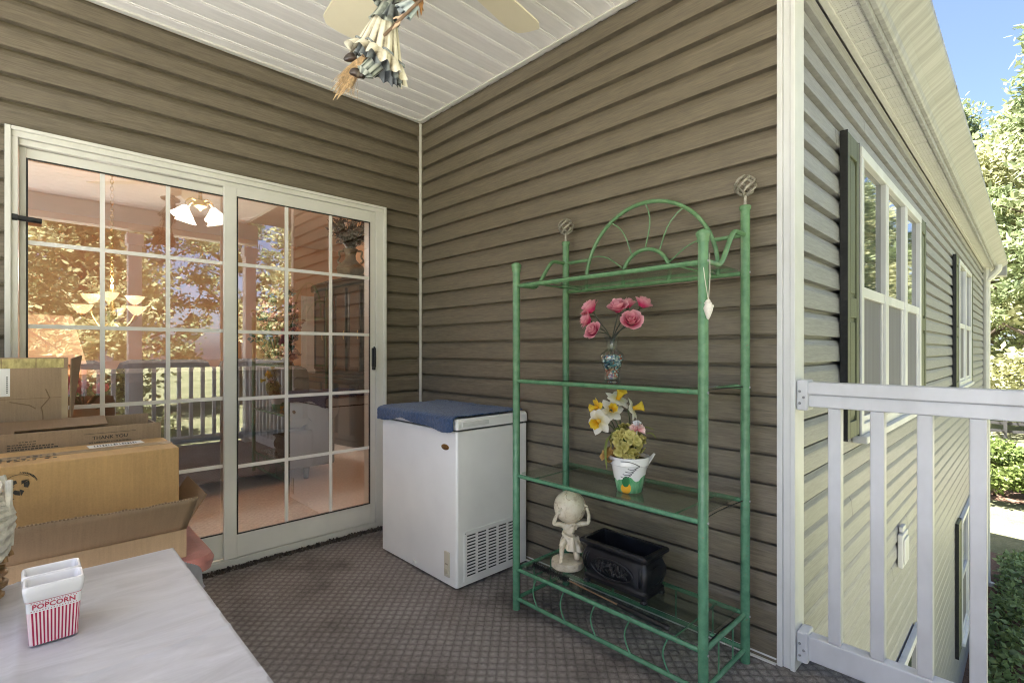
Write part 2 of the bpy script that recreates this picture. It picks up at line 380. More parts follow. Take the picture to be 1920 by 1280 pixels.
# windows and shutters
PANE = None
def pane_mat():
    m, nt, b = newmat('window_pane'); b.inputs['Base Color'].default_value = (.05, .055, .06, 1); b.inputs['Roughness'].default_value = .03; b.inputs['Specular IOR Level'].default_value = 1.0; b.inputs['IOR'].default_value = 1.9
    return m
PANE = pane_mat()
SCREEN = mat('insect_screen', (.16, .155, .17), .75, amt=.15, ns=2, sc=(20, 1, .4))
SHUT = mat('shutter_green', (.12, .13, .075), .5, amt=.25, ns=3, sc=(30, 30, 2), bs=.35, bn=20)
SHUTE = mat('shutter_edge', (.012, .012, .012), .6, amt=.4, ns=60)
def window(x0, x1, z0, z1, n, zm=None):
    zm = zm or z0 + (z1-z0)*.5
    yf = EY - .024; fr = G(); w = .05
    fr.box(x0, x0+w, yf-.035, yf, z0+.001, z1-w-.001); fr.box(x1-w, x1, yf-.035, yf, z0+.001, z1-w-.001); fr.box(x0, x1, yf-.036, yf, z1-w, z1); fr.box(x0+w+.001, x1-w-.001, yf-.034, yf, z0, z0+w)
    for i in range(1, n):
        xm = x0 + (x1-x0)*i/n; fr.box(xm-.04, xm+.04, yf-.034, yf, z0+w+.001, z1-w-.001)
    o = fr.build('window', WHITE, house, bevel=.003)
    s = G(); p = G(); q = G()
    for i in range(n):
        a = x0 + (x1-x0)*i/n + (w if i == 0 else .041); c = x0 + (x1-x0)*(i+1)/n - (w if i == n-1 else .041)
        s.box(a, c, yf-.028, yf-.002, zm-.025, zm+.025)
        for xx in (a, c-.026): s.box(xx, xx+.026, yf-.020, yf-.002, z0+w+.001, zm-.026)
        s.box(a+.027, c-.027, yf-.020, yf-.002, z0+w+.001, z0+w+.03)
        p.box(a, c, yf-.010, yf-.003, zm+.026, z1-w-.001)
        q.box(a+.027, c-.027, yf-.013, yf-.003, z0+w+.031, zm-.026)
        mx = (a+c)/2
    s.build('sash', WHITE, o, bevel=.002); p.build('pane', PANE, o); q.build('insect_screen', SCREEN, o)
    g = G(); g.box(x0-.02, x1+.02, yf-.06, yf-.0, z0-.035, z0-.001); g.build('sill', WHITE, o, bevel=.004)
def shutter(x0, x1, z0, z1):
    yb = EY - .0225; g = G(); st = .045; h = z1-z0
    g.box(x0+.004, x1-.004, yb-.019, yb, z0+.004, z1-.004)
    g.box(x0+.005, x0+st, yb-.030, yb-.0195, z0+.006, z1-.006); g.box(x1-st, x1-.005, yb-.030, yb-.0195, z0+.006, z1-.006)
    for a, c in ((z0+.006, z0+.08), (z0+h*.40, z0+h*.40+.09), (z1-.10, z1-.006)): g.box(x0+st+.001, x1-st-.001, yb-.0295, yb-.0195, a, c)
    for a, c in ((z0+.10, z0+h*.40-.02), (z0+h*.40+.11, z1-.12)):
        g.prism([(x0+st+.02, a), (x1-st-.02, a), (x1-st-.02, c), (x0+st+.02, c)], lambda u, v, s: (u, yb-.0195 - .007*s, v) )
    o = g.build('shutter', SHUT, house, bevel=.004)
    e = G(); e.box(x0-.001, x0+.0035, yb-.030, yb, z0, z1); e.box(x1-.0035, x1+.001, yb-.030, yb, z0, z1); e.build('edge', SHUTE, o)
window(.91, 2.72, .70, 2.06, 3, 1.38); shutter(.68, .895, .70, 2.07); shutter(2.75, 3.00, .70, 2.07)
window(5.45, 6.96, .70, 2.10, 2, 1.38); shutter(5.16, 5.43, .68, 2.12); shutter(6.98, 7.26, .68, 2.12)
window(.95, 2.72, -2.25, -.86, 3); shutter(.66, .93, -2.28, -.84)
window(5.75, 7.3, -2.22, -.83, 2); shutter(5.42, 5.72, -2.28, -.80)

# sliding door
fr = G(); yo = -.034
fr.box(DX0, DX0+.035, yo, .12, .031, DZ-.0355); fr.box(DX1-.062, DX1, yo, .12, .031, DZ-.0355); fr.box(DX0, DX1, yo, .12, DZ-.035, DZ)
fr.box(DX0+.004, DX1-.004, yo+.006, .12, .002, .03)
door = fr.build('sliding_door', DOORW, house, bevel=.0025)
g = G(); g.box(DX0-.004, DX0+.014, yo-.012, yo-.0005, .03, DZ+.003); g.box(DX1-.014, DX1+.004, yo-.012, yo-.0005, .03, DZ+.003); g.box(DX0+.0145, DX1-.0145, yo-.012, yo-.0005, DZ-.012, DZ+.003)
g.build('door_trim', DOORW, door, bevel=.002)
for bb in ((-.020, .10, DZ-.06, DZ-.036), (-.0345, -.0285, .0305, .040), (-.006, .0, .0305, .040)):
    g = G(); g.box(DX0+.036, DX1-.063, *bb); g.build('track', DOORW, door, bevel=.0015)
def sash(x0, x1, y0, y1, gx0, gx1, gz0, gz1):
    g = G(); zt = DZ - .062 if y0 >= 0 else DZ-.058; zb = .042
    g.box(x0, gx0, y0, y1, zb, zt); g.box(gx1, x1, y0, y1, zb, zt); g.box(gx0+.0005, gx1-.0005, y0+.001, y1-.001, gz1, zt-.001); g.box(gx0+.0005, gx1-.0005, y0+.001, y1-.001, zb+.001, gz0)
    g.build('sash', DOORW, door, bevel=.002)
    ym = (y0+y1)/2
    g = G(); e = .006; g.add([(gx0-.004, ym-.004, gz0-.004), (gx1+.004, ym-.004, gz0-.004), (gx1+.004, ym-.004, gz1+.004), (gx0-.004, ym-.004, gz1+.004)], [(0, 1, 2, 3)])
    g.build('glass', DOORGLASS, door)
    g = G()
    for a, b, c, d in ((gx0, gx0+e, gz0, gz1), (gx1-e, gx1, gz0, gz1), (gx0+e, gx1-e, gz1-e, gz1), (gx0+e, gx1-e, gz0, gz0+e)): g.box(a, b, y0-.0008, y0+.006, c, d)
    g.build('gasket', BLACK, door)
    g = G(); w = .0085
    xs = [gx0 + (gx1-gx0)*i/3 for i in (1, 2)]; zs = [gz0 + (gz1-gz0)*i/5 for i in (1, 2, 3, 4)]
    for xx in xs: g.box(xx-w, xx+w, ym-.011, ym-.005, gz0, gz1)
    for zz in zs:
        for a, b in ((gx0, xs[0]-w), (xs[0]+w, xs[1]-w), (xs[1]+w, gx1)): g.box(a, b, ym-.0108, ym-.0052, zz-w, zz+w)
    g.build('muntin_grid', INWHITE, door)
sash(DX0+.037, -1.150, .002, .032, -1.914, -1.183, .168, 1.887)
sash(-1.196, -.357, -.027, -.001, -1.138, -.392, .159, 1.887)
g = G(); g.box(-.384, -.365, -.043, -.0275, 1.0, 1.115); g.tube([(-.374, -.043, .99), (-.374, -.055, 1.0), (-.374, -.058, 1.055), (-.374, -.055, 1.11), (-.374, -.043, 1.12)], .006, 8); g.box(-.382, -.367, -.05, -.0275, .98, 1.0); g.build('handle', BLACK, door, bevel=.002)
g = G(); g.tube([(-1.940, -.030, 1.632), (-1.868, -.020, 1.630)], .011, 12); g.tube([(-1.955, -.030, 1.632), (-1.938, -.030, 1.632)], .014, 12); g.build('latch_bar', BLACK, door)

# room behind the door
g = G(); g.box(-5.2, -5.1, .11, 6.6, 0, 3.0); g.box(-5.1, 3.2, 6.5, 6.6, 0, 3.0); g.box(1.5, 1.6, .111, 4.2, 0, 3.0); g.box(1.6, 3.2, 4.1, 4.2, 0, 3.0); g.box(3.1, 3.2, 4.2, 6.5, 0, 3.0)
g.build('room_wall', PEACH, house)
g = G(); g.box(-5.2, 3.2, .11, 6.6, 3.001, 3.1); g.build('room_ceiling', PEACHC, house)
g = G(); g.box(1.72, 2.5, 6.46, 6.497, 0, 2.1); g.box(1.80, 2.42, 6.44, 6.459, .05, 2.02); g.build('room_door', INWHITE, house, bevel=.004)
rf = G(); rf.box(-5.2, 3.2, .1, 6.6, -.1, .012); tag(rf.build('room_floor', mat('beige_room_carpet', (.56, .54, .52), .95, amt=.15, ns=60, bs=.3, bn=300)), kind='structure')
# porch floor
pf = G(); pf.box(-2.55, .10, -3.95, -.0, -.03, 0.0); tag(pf.build('porch_floor', CARPET), kind='structure')
g = G(); g.box(-5.2, .10, -3.95, .0, -.30, -.034); g.build('deck_frame', mat('deck_wood', (.33, .26, .19), .8, ns=6, sc=(2, 20, 20)), house)
g = G()
for k in range(28): g.box(-7.4, -2.555, -3.95+k*.1411, -3.95+k*.1411+.137, -.028, -.002)
tag(g.build('bounce_deck', mat('pale_bounce_decking', (.53, .53, .53), .7, amt=.1, ns=3, sc=(1, 20, 20))), kind='structure')  # pale boards added out of view to bounce sunlight into the porch
# raggy carpet edge at the threshold
g = G(); rr = random.Random(3)
for i in range(900):
    x = rr.uniform(-1.7, -.32); y = rr.uniform(-.085, -.038); h = rr.uniform(.006, .016); w = rr.uniform(.004, .010); a = rr.uniform(0, pi)
    dx, dy = cos(a)*w, sin(a)*w; ox, oy = rr.uniform(-.008, .008), rr.uniform(-.008, .008)
    g.add([(x-dx, y-dy, 0.0), (x+dx, y+dy, 0.0), (x+dx*.6+ox, y+dy*.6+oy, h), (x-dx*.6+ox, y-dy*.6+oy, h)], [(0, 1, 2, 3)])
fr_ = g.build('carpet_fringe', mat('carpet_pile', (.075, .06, .05), .95, amt=.4, ns=80)); tag(fr_, 'dark frayed carpet edge along the door threshold', 'carpet edge', kind='stuff')
# ---------------------------------------------------------------- railings and posts
RAILW = mat('railing_vinyl', (.58, .575, .59), .36, amt=.10, ns=6, sc=(1, 1, .5), bs=.04, bn=200, c2=(.66, .66, .69))
def railing(label, base, length, rz, n, start=.108, pitch=.1165):
    """runs along local +X from the base"""
    t = thing('porch_railing', label, 'railing', base, rz)
    g = G(); g.box(.028, length, -.031, .031, .951, .992); g.box(.027, length, -.022, .022, .908, .9505); g.build('top_rail', RAILW, t, bevel=.004)
    g = G(); g.box(.028, length, -.022, .022, .045, .128); g.build('bottom_rail', RAILW, t, bevel=.004)
    o = None
    for i in range(n):
        x = start + i*pitch
        if o is None:
            g = G(); g.box(-.0185, .0185, -.0185, .0185, .1285, .9075); o = g.build('baluster', RAILW, t, loc=(x, 0, 0), bevel=.003)
        else:
            c = o.copy(); COL.objects.link(c); c.parent = t; c.location = (x, 0, 0)
    for z0, z1 in ((.895, .999), (.035, .140)):
        g = G(); g.box(.0, .034, -.036, .036, z0, z1); b = g.build('bracket', RAILW, t, bevel=.006)
        for sx, sz in ((.010, .025), (.022, .045), (.010, .065)):
            for yy in (-.0365, .0365): s = G(); s.ball((sx, yy, z0+sz), .0045, 8, 6); s.build('screw', STEEL, b)
    return t
side_rail = railing('white vinyl porch railing joined to the white corner post beside the outside wall', (.025, -2.293, 0), 1.42, -pi/2, 12)
front_rail = railing('white railing along the front of the porch mirrored in the sliding door', (-2.88, -3.80, 0), 2.86, 0, 24)
def porch_post(x, label):
    t = thing('porch_post', label, 'post', (x, -3.80, 0))
    g = G(); g.box(-.06, .06, -.06, .06, .0, 2.34); g.build('shaft', RAILW, t, bevel=.005)
    g = G(); g.box(-.075, .075, -.075, .075, .001, .16); g.build('base_sleeve', RAILW, t, bevel=.008)
    g = G(); g.box(-.075, .075, -.075, .075, 2.22, 2.339); g.build('capital', RAILW, t, bevel=.008)
porch_post(.04, 'white square porch post at the end of the railing, mirrored in the right door panel')
porch_post(-1.08, 'white square porch post mirrored in the middle of the left door panel')
porch_post(-2.92, 'white square porch post at the far left end of the porch')

# ---------------------------------------------------------------- ground
def grass_mat():
    m, nt, b = newmat('lawn'); co = objco(nt)
    f1 = noi(nt, co, .35, 5, .65); f2 = noi(nt, co, 9, 4, .7); f3 = noi(nt, co, 60, 3, .7)
    f = mth(nt, 'ADD', mth(nt, 'MULTIPLY', f1, .5), mth(nt, 'ADD', mth(nt, 'MULTIPLY', f2, .3), mth(nt, 'MULTIPLY', f3, .2)))
    col = ramp(nt, f, [(.34, (.10, .115, .055)), (.5, (.21, .21, .115)), (.66, (.34, .31, .20))])
    nt.links.new(col, b.inputs['Base Color']); b.inputs['Roughness'].default_value = .95; b.inputs['Specular IOR Level'].default_value = .1
    bump(nt, f3, b, 1, .04); return m
g = G(); N = 40
def gz(x, y):
    d = max(0, -y-14)
    return GZ - .012 + .012*d if d < 60 else GZ + .72
g.grid(lambda u, v: (-160+320*u, -160+320*v, gz(0, -160+320*v)), N, N)
tag(g.build('lawn', grass_mat()), kind='structure')
MULCH = mat('pine_straw', (.13, .075, .045), .95, amt=.5, ns=30, bs=.8, bn=60)
g = G(); g.add([(.2, EY, GZ-.004), (.2, -4.6, GZ-.004), (11.9, -4.6, GZ-.004), (11.9, EY, GZ-.004)], [(0, 1, 2, 3)]); g.add([(17.0, 4, GZ-.004), (16.6, -6, GZ-.004), (22, -6, GZ-.004), (22, 4, GZ-.004)], [(0, 1, 2, 3)])
tag(g.build('mulch_bed', MULCH), kind='structure')
g = G(); g.add([(22.5, 12, GZ-.003), (23.0, -30, GZ-.003), (27, -30, GZ-.003), (26.0, 12, GZ-.003)], [(0, 1, 2, 3)])
tag(g.build('driveway', mat('pale_gravel', (.42, .37, .32), .95, amt=.2, ns=14)), kind='structure')

g = G(); g.add([(-9, -4.4, GZ-.001), (-9, -10, GZ-.001), (0, -10, GZ-.001), (0, -4.4, GZ-.001)], [(0, 1, 2, 3)])
tag(g.build('bounce_patio', mat('pale_bounce_slab', (.55, .53, .49), .9, amt=.15, ns=3)), kind='structure')  # pale slab added to throw sunlight up at the porch
def leaf_mat(name, c, c2, tr=.35):
    m, nt, b = newmat(name); co = objco(nt)
    col = ramp(nt, noi(nt, co, 1.1, 4, .7), [(.3, c), (.7, c2)])
    hs = nd(nt, 'ShaderNodeHueSaturation'); nt.links.new(col, hs.inputs['Color'])
    gi = nd(nt, 'ShaderNodeNewGeometry'); nt.links.new(mth(nt, 'ADD', mth(nt, 'MULTIPLY', gi.outputs['Random Per Island'], .8), .6), hs.inputs['Value'])
    nt.links.new(hs.outputs[0], b.inputs['Base Color']); b.inputs['Roughness'].default_value = .45; b.inputs['Specular IOR Level'].default_value = .3
    t = nd(nt, 'ShaderNodeBsdfTranslucent'); nt.links.new(hs.outputs[0], t.inputs[0]); mx = nd(nt, 'ShaderNodeMixShader'); mx.inputs[0].default_value = tr
    nt.links.new(b.outputs[0], mx.inputs[1]); nt.links.new(t.outputs[0], mx.inputs[2]); nt.links.new(mx.outputs[0], nt.nodes['Material Output'].inputs[0])
    return m
LEAFS = [leaf_mat('leaf_oak', (.17, .205, .095), (.44, .46, .25), .45), leaf_mat('leaf_dark', (.11, .15, .07), (.35, .39, .20), .45), leaf_mat('leaf_gold', (.23, .24, .11), (.52, .51, .29), .45)]
BARK = mat('bark', (.11, .085, .065), .9, amt=.4, ns=3, sc=(4, 4, .6), bs=.8, bn=8)
def leaf(g, p, s, r, m=0, asp=.55):
    d = Vector((r.gauss(0,1), r.gauss(0,1), r.gauss(0,.7))).normalized(); n = Vector((r.gauss(0,1), r.gauss(0,1), r.gauss(.6,1))).normalized()
    b = d.cross(n)
    if b.length < .05: return
    b = b.normalized()*s*asp/2; d = d*s
    g.add([p, p + d*.5 + b, p + d, p + d*.5 - b], [(0, 1, 2, 3)], m)
def tree_meshes(seed, h, rad, ncl, per, ls, base=.3, pine=False):
    r = random.Random(seed); tg = G(); cg = G()
    pts = [(0, 0, -.2)]; x = y = 0
    for i in range(1, 8):
        x += r.uniform(-.15, .15); y += r.uniform(-.15, .15); pts.append((x, y, h*.9*i/7))
    rr0 = h*.022; tg.tube(pts, [rr0*(1.25-1.1*i/7) for i in range(8)], 9)
    for k in range(ncl):
        f = k/ncl; z = h*(base + (1-base)*(f**.9)); w = rad*(1-f)**.75*(1.0 if not pine else .8) + .25
        if f < .12: w *= .75
        a = r.uniform(0, 2*pi); q = w*(r.random()**.45)
        c = Vector((x*f + q*cos(a), y*f + q*sin(a), z + r.uniform(-.5, .5)))
        if k % 2 == 0:
            zt = max(h*.15, z - q*.5 - .3); tz = zt/(h*.9)*7; i0 = min(6, int(tz)); P0 = Vector(pts[i0]).lerp(Vector(pts[i0+1]), tz-i0)
            tg.tube(smooth_path([P0, P0.lerp(c, .5) + Vector((r.uniform(-.2,.2), r.uniform(-.2,.2), .1)), c], 3), [rr0*.3*(1-j/7)+.008 for j in range(7)], 5)
        cr = r.uniform(.55, 1.25)*rad*.27; fl = .38 if pine else .62
        for j in range(per):
            d = Vector((r.gauss(0,1), r.gauss(0,1), r.gauss(0,1))).normalized()*(cr*r.random()**.4)
            leaf(cg, c + Vector((d.x, d.y, d.z*fl)), ls*r.uniform(.7, 1.35), r, 0, .3 if pine else .55)
    return tg, cg
VAR = []
for seed, h, rad, ncl, per, ls, bs, lm, pine in ((1, 15, 4.6, 95, 150, .30, .12, 0, False), (2, 18, 4.2, 105, 140, .28, .16, 1, False), (3, 13, 4.8, 90, 150, .31, .08, 2, False), (4, 21, 4.4, 80, 150, .42, .25, 1, True)):
    tg, cg = tree_meshes(seed, h, rad, ncl, per, ls, bs, pine)
    a = tg.build('trunk', BARK); b = cg.build('crown', LEAFS[lm]); VAR.append((a.data, b.data)); bpy.data.objects.remove(a); bpy.data.objects.remove(b)
def tree(v, x, y, rz, s, label, group):
    t = thing('tree', label, 'tree', (x, y, gz(x, y)), rz, group); t.scale = (s, s, s)
    for nme, me in zip(('trunk', 'crown'), VAR[v]):
        o = bpy.data.objects.new(nme, me); COL.objects.link(o); o.parent = t
    return t
GR = 'trees mirrored in the glass door'; LR = 'leafy tree beyond the front lawn, seen only mirrored in the glass'
for v, x, y, rz, s in ((1, 34, -11.5, 1.1, 1.15), (0, 42, -15, 2.2, 1.25), (2, 51, -12.5, 3.9, 1.3), (1, 62, -19, .2, 1.4), (0, 76, -16, 5, 1.4), (2, -9, -25, .3, 1.0), (0, -3.2, -27, 2.1, 1.0), (2, -.6, -22, 3.0, .8), (1, 2.2, -31, 1.2, 1.0), (3, 8.6, -36, .5, 1.0), (2, 10.2, -27, 5.2, .9), (1, 14.5, -31, 2.5, 1.05), (0, 18.5, -27, 1.7, 1.0), (3, 23, -36, 3.3, 1.1), (0, 27, -30, .9, 1.1), (1, 33, -26, 2.9, 1.1), (2, 40, -24, 4.4, 1.1), (1, -16, -30, 1, 1.1), (1, -2, -46, 3, 1.3), (1, 24, -50, 4, 1.35)):
    tree(v, x, y, rz, s, LR, GR)
GD = 'trees beyond the end of the house'
tree(3, 31, -4.1, .4, 1.0, 'tall dark tree with feathery branches against the sky at the right edge', GD)
tree(2, 33, -.6, 1.3, 1.05, 'pale golden green tree rising behind the white downspout', GD)
tree(0, 38, -2.6, 2.9, 1.15, 'broad mid-green tree filling the gap between downspout and picture edge', GD)
tree(1, 47, 1.5, 4.0, 1.2, 'farthest dark green tree behind the others past the eave', GD)
tree(2, 44, -5.0, 5.0, 1.1, 'yellowish leafy tree standing low behind the far fence', GD)
# far fence
t = thing('far_fence', 'dark post-and-rail fence far off at the foot of the trees', 'fence', (29, -2, GZ))
FW = mat('dark_fence', (.03, .028, .026), .8)
for k in range(9):
    g = G(); g.box(-.06, .06, -.06, .06, 0, 1.3); g.build('post', FW, t, loc=(0, -8+k*2, 0))
for z in (.45, .8, 1.15):
    g = G(); g.box(.061, .10, -8.1, 8.1, z-.06, z+.06); g.build('rail', FW, t)
# shrubs
SHL = leaf_mat('leaf_azalea', (.085, .125, .028), (.20, .24, .07), .3)
def shrub(x, y, rx, ry, h, n, label, seed):
    r = random.Random(seed); t = thing('shrub', label, 'shrub', (x, y, GZ), 0, 'shrubs beyond the lawn'); cg = G(); sg = G()
    for k in range(26):
        a = r.uniform(0, 2*pi); q = r.random()**.5; c = Vector((rx*q*cos(a), ry*q*sin(a), h*(.35 + .5*(1-q*q)*r.uniform(.7, 1.1))))
        sg.tube([(c.x*.15, c.y*.15, 0), c*.6, c], [.02, .012, .005], 5)
        for j in range(n//26):
            d = Vector((r.gauss(0,1), r.gauss(0,1), r.gauss(0,1))).normalized()*(.42*r.random()**.4)
            p = c + Vector((d.x, d.y, d.z*.8)); p.z = max(.03, p.z); leaf(cg, p, r.uniform(.09, .17), r, 0, .6)
    sg.build('stem', BARK, t); cg.build('foliage', SHL, t)
shrub(17.6, -2.1, 1.6, 1.0, 1.5, 7000, 'bright green azalea bush beyond the lawn, nearest the house corner', 5)
shrub(19.4, -3.3, 1.5, 1.1, 1.45, 7000, 'bright green azalea bush beyond the lawn at the picture edge', 6)
shrub(20.5, -.9, 1.5, 1.2, 1.6, 5000, 'bright green azalea bush partly hidden behind the house corner', 8)
# ivy bed below the porch
r = random.Random(9); cg = G()
IVY = leaf_mat('leaf_groundcover', (.13, .20, .07), (.36, .44, .18), .35)
for k in range(11000):
    x = r.uniform(3.2, 11.6); y = r.uniform(-4.4, -2.42)
    hm = .20 + .22*mnoise.noise(Vector((x*1.3, y*1.3, 0))) + .10*mnoise.noise(Vector((x*4, y*4, 3)))
    if y > -2.62: hm *= .6
    leaf(cg, Vector((x, y, GZ + max(.02, hm)*r.uniform(.55, 1.1))), r.uniform(.07, .13), r, 0, .6)
tag(cg.build('ground_cover', IVY), 'low dark green leafy ground cover along the foot of the wall', 'ground cover', kind='stuff')
# ---------------------------------------------------------------- chest freezer (front faces -X)
FRZ = mat('freezer_enamel', (.80, .79, .77), .28, amt=.05, ns=3, bs=.02, bn=120)
fz = thing('chest_freezer', 'small white chest freezer in the corner under a blue towel', 'freezer', (-.27, -.695, 0))
hx, hy = .23, .335
g = G(); g.loops([rrect(2*hx, 2*hy, .012, z) for z in (.012, .725)], smooth=False, cap0=True, cap1=True); g.build('cabinet', FRZ, fz, bevel=.004)
for sx in (-1, 1):
    for sy in (-1, 1):
        g = G(); g.tube([(sx*.19, sy*.29, 0), (sx*.19, sy*.29, .0119)], .02, 10); g.build('foot', BLACK, fz)
g = G(); g.loops([rrect(2*hx-.02, 2*hy-.02, .01, z) for z in (.7255, .7345)], smooth=False, cap0=True, cap1=True); g.build('gasket', mat('grey_gasket', (.06, .06, .06), .7), fz)
g = G(); g.loops([rrect(2*hx+.006, 2*hy+.006, .012, .735), rrect(2*hx+.008, 2*hy+.008, .014, .742), rrect(2*hx+.006, 2*hy+.006, .014, .775), rrect(2*hx-.006, 2*hy-.006, .014, .784)], smooth=False, cap0=True, cap1=True)
lid = g.build('lid', FRZ, fz, bevel=.004)
g = G(); g.box(-.20, -.04, -hy-.0075, -hy-.0035, .748, .768); g.build('handle_recess', mat('recess_plastic', (.62, .62, .60), .5), lid, bevel=.003)
# badge, drain, thermostat on the -X face
g = G(); g.ball((-hx-.001, -.248, .648), 1, 24, 12, sc=(.005, .030, .014)); bd = g.build('badge', mat('bronze_badge', (.20, .10, .03), .3, .6, .2), fz)
g = G(); g.tube([(-hx-.0055+.002*abs(math.sin(i)), -.248+.017*(1-i/6), .648+.004*math.sin(i*2.2)) for i in range(13)], .0011, 5); g.build('lettering', mat('badge_gold', (.55, .38, .15), .3, .8), bd)
g = G(); g.lathe([(.0, .010), (.011, .010), (.013, .006), (.015, .004), (.015, 0)], (-hx-.001, .008, .034), 20, M=Matrix.Rotation(-pi/2, 3, 'Y')); g.build('drain_plug', mat('plug_plastic', (.72, .72, .68), .4), fz)
TH = mat('beige_panel', (.55, .50, .40), .4, amt=.05)
g = G(); g.box(-hx-.008, -hx-.0003, -.287, -.247, .048, .165); th = g.build('control_panel', TH, fz, bevel=.003)
g = G(); g.lathe([(.0, .006), (.010, .006), (.013, .004), (.013, 0)], (-hx-.008, -.267, .075), 20, M=Matrix.Rotation(-pi/2, 3, 'Y')); g.box(-hx-.0165, -hx-.0145, -.269, -.265, .066, .084); g.build('dial', mat('dial_beige', (.48, .43, .33), .4), th)
g = G(); g.box(-hx-.0088, -hx-.0082, -.278, -.258, .105, .112); g.build('print', mat('faded_print', (.30, .26, .2), .6), th)
# vent grille on the -Y face
g = G(); g.box(-.19, .150, -hy-.004, -hy-.0003, .030, .262); vg = g.build('vent_grille', FRZ, fz, bevel=.0015)
g = G()
for c in range(5):
    x0 = -.172 + c*.066
    for k in range(13): z = .052 + k*.0153; g.box(x0, x0+.050, -hy-.0046, -hy-.0041, z, z+.0062)
g.build('slots', BLACK, vg)
g = G(); g.ball((-.183, -hy-.004, .252), .0035, 8, 6); g.build('screw', STEEL, vg)
# towel
TOW = mat('blue_terry', (.014, .052, .150), .95, amt=.3, ns=70, bs=1, bn=420, sheen=.3)
def towf(u, v):
    # u across X (0 hangs over the front edge), v along Y
    L = .49; s = u*L - .055
    y = -.345 + .69*v
    wob = .006*sin(v*9+1)+.004*sin(v*23)
    if s < 0: x = -.242 - .006*(1-abs(s)/.055)*0 - .004; z = .790 + s*(1+.22*sin(v*7+.5)+.10*sin(v*17)+.35*max(0, v-.8)) + .0; x -= .004*sin(v*14)
    else: x = -.242 + s + wob*(s > .38); z = .7925
    z += .0032*mnoise.noise(Vector((u*5, v*6, 1))) + (.004 if abs(u-.9) < .02 else 0)
    e = min(1, max(0, (abs(y)-.325)/.02))
    z -= 0 if s < 0 else .0*e
    y2 = y*(.985+.01*mnoise.noise(Vector((u*3, v*3, 5))))
    if s >= 0 and s < .02: z -= .006*(1-s/.02)**2
    return (x, y2, z)
g = G(); g.grid(towf, 60, 60)
tw = g.build('towel', TOW, loc=(-.27, -.690, 0.0012)); m_ = tw.modifiers.new('t', 'SOLIDIFY'); m_.thickness = .006; m_.offset = 1
q = tw.modifiers.new('s', 'SUBSURF'); q.levels = 1; q.render_levels = 1
tx = bpy.data.textures.new('pile', 'CLOUDS'); tx.noise_scale = .012; dm = tw.modifiers.new('d', 'DISPLACE'); dm.texture = tx; dm.strength = .006
tag(tw, 'navy blue terry towel laid over the freezer lid', 'towel')

# ---------------------------------------------------------------- green metal shelf
ex0, ex1, ey0, ey1 = -.410, -.083, -2.150, -1.327
sh = thing('etagere', 'tall green metal plant shelf with glass shelves against the side wall', 'shelf', (-.2465, -1.7385, 0))
O = Vector((-.2465, -1.7385, 0))
def L(x, y, z): return (x-O.x, y-O.y, z)
for x in (ex0, ex1):
    for y in (ey0, ey1):
        top = 1.455 if x == ex0 else 1.610
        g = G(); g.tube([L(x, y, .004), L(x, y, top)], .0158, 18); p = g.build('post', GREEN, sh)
        g = G(); g.lathe([(.0, -.001), (.0165, -.0005), (.0165, .006)], L(x, y, .0), 16); g.build('foot', GREEN, p)
        g = G()
        if x == ex0:
            g.lathe([(.0175, -.022), (.0185, -.018), (.0185, -.006), (.020, -.004), (.0225, .003), (.022, .008), (.016, .015), (.007, .019), (0, .020)], L(x, y, top), 20)
            g.build('cap', GREEN, p)
        else:
            g.lathe([(.0185, -.014), (.0195, -.010), (.0195, -.002), (.017, .001), (0, .0015)], L(x, y, top), 20); g.build('cap', GREEN, p)
            c = Vector(L(x, y, top+.072)); R0 = .034
            g = G(); g.tube([L(x, y, top), L(x, y, top+.045)], [.006, .005], 8)
            for k in range(6):
                pts = []
                for i in range(13):
                    t = -1 + 2*i/12; a = 2*pi*k/6 + t*1.25; rr = R0*math.sqrt(max(0, 1-t*t*.97)); pts.append(c + Vector((rr*cos(a), rr*sin(a), R0*t)))
                g.tube(pts, .0046, 6)
            g.build('finial', mat('pewter_finial', (.36, .33, .27), .45, .5, .35, 90), p)
        for z in (.165, .57, .97, 1.375): s = G(); s.ball(L(x, y-.0155, z), .004, 8, 6); s.build('screw', STEEL, p)
r1 = .0082
SHZ = (.170, .568, .970, 1.373)
for z in SHZ + (.046,):
    for x in (ex0, ex1):
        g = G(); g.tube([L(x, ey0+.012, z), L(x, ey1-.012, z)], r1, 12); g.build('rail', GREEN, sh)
for z in (.170, .046):
    for y in (ey0, ey1):
        g = G(); g.tube([L(ex0+.012, y, z), L(ex1-.012, y, z)], r1, 12); g.build('rail', GREEN, sh)
for z in SHZ:
    for y in (ey0+.10, ey1-.10):
        g = G(); g.tube([L(ex0+.003, y, z+.002), L(ex1-.003, y, z+.002)], .0032, 8); g.build('support_rod', GREEN, sh)
    g = G(); g.box(*[v for ab in ((ex0+.012-O.x, ex1-.012-O.x), (ey0+.020-O.y, ey1-.020-O.y)) for v in ab], z+.0085, z+.0135)
    o = g.build('glass_shelf', SHELFGLASS, sh)
# dark clip wires at the right ends of the shelves
for z in SHZ[:3]:
    g = G(); g.tube(smooth_path([L(ex0+.01, ey0+.004, z+.006), L(-.25, ey0+.012, z+.0035), L(ex1-.01, ey0+.004, z+.002)], 5), .0022, 6); g.build('clip_wire', mat('dark_wire', (.03, .03, .025), .5, .5), sh)
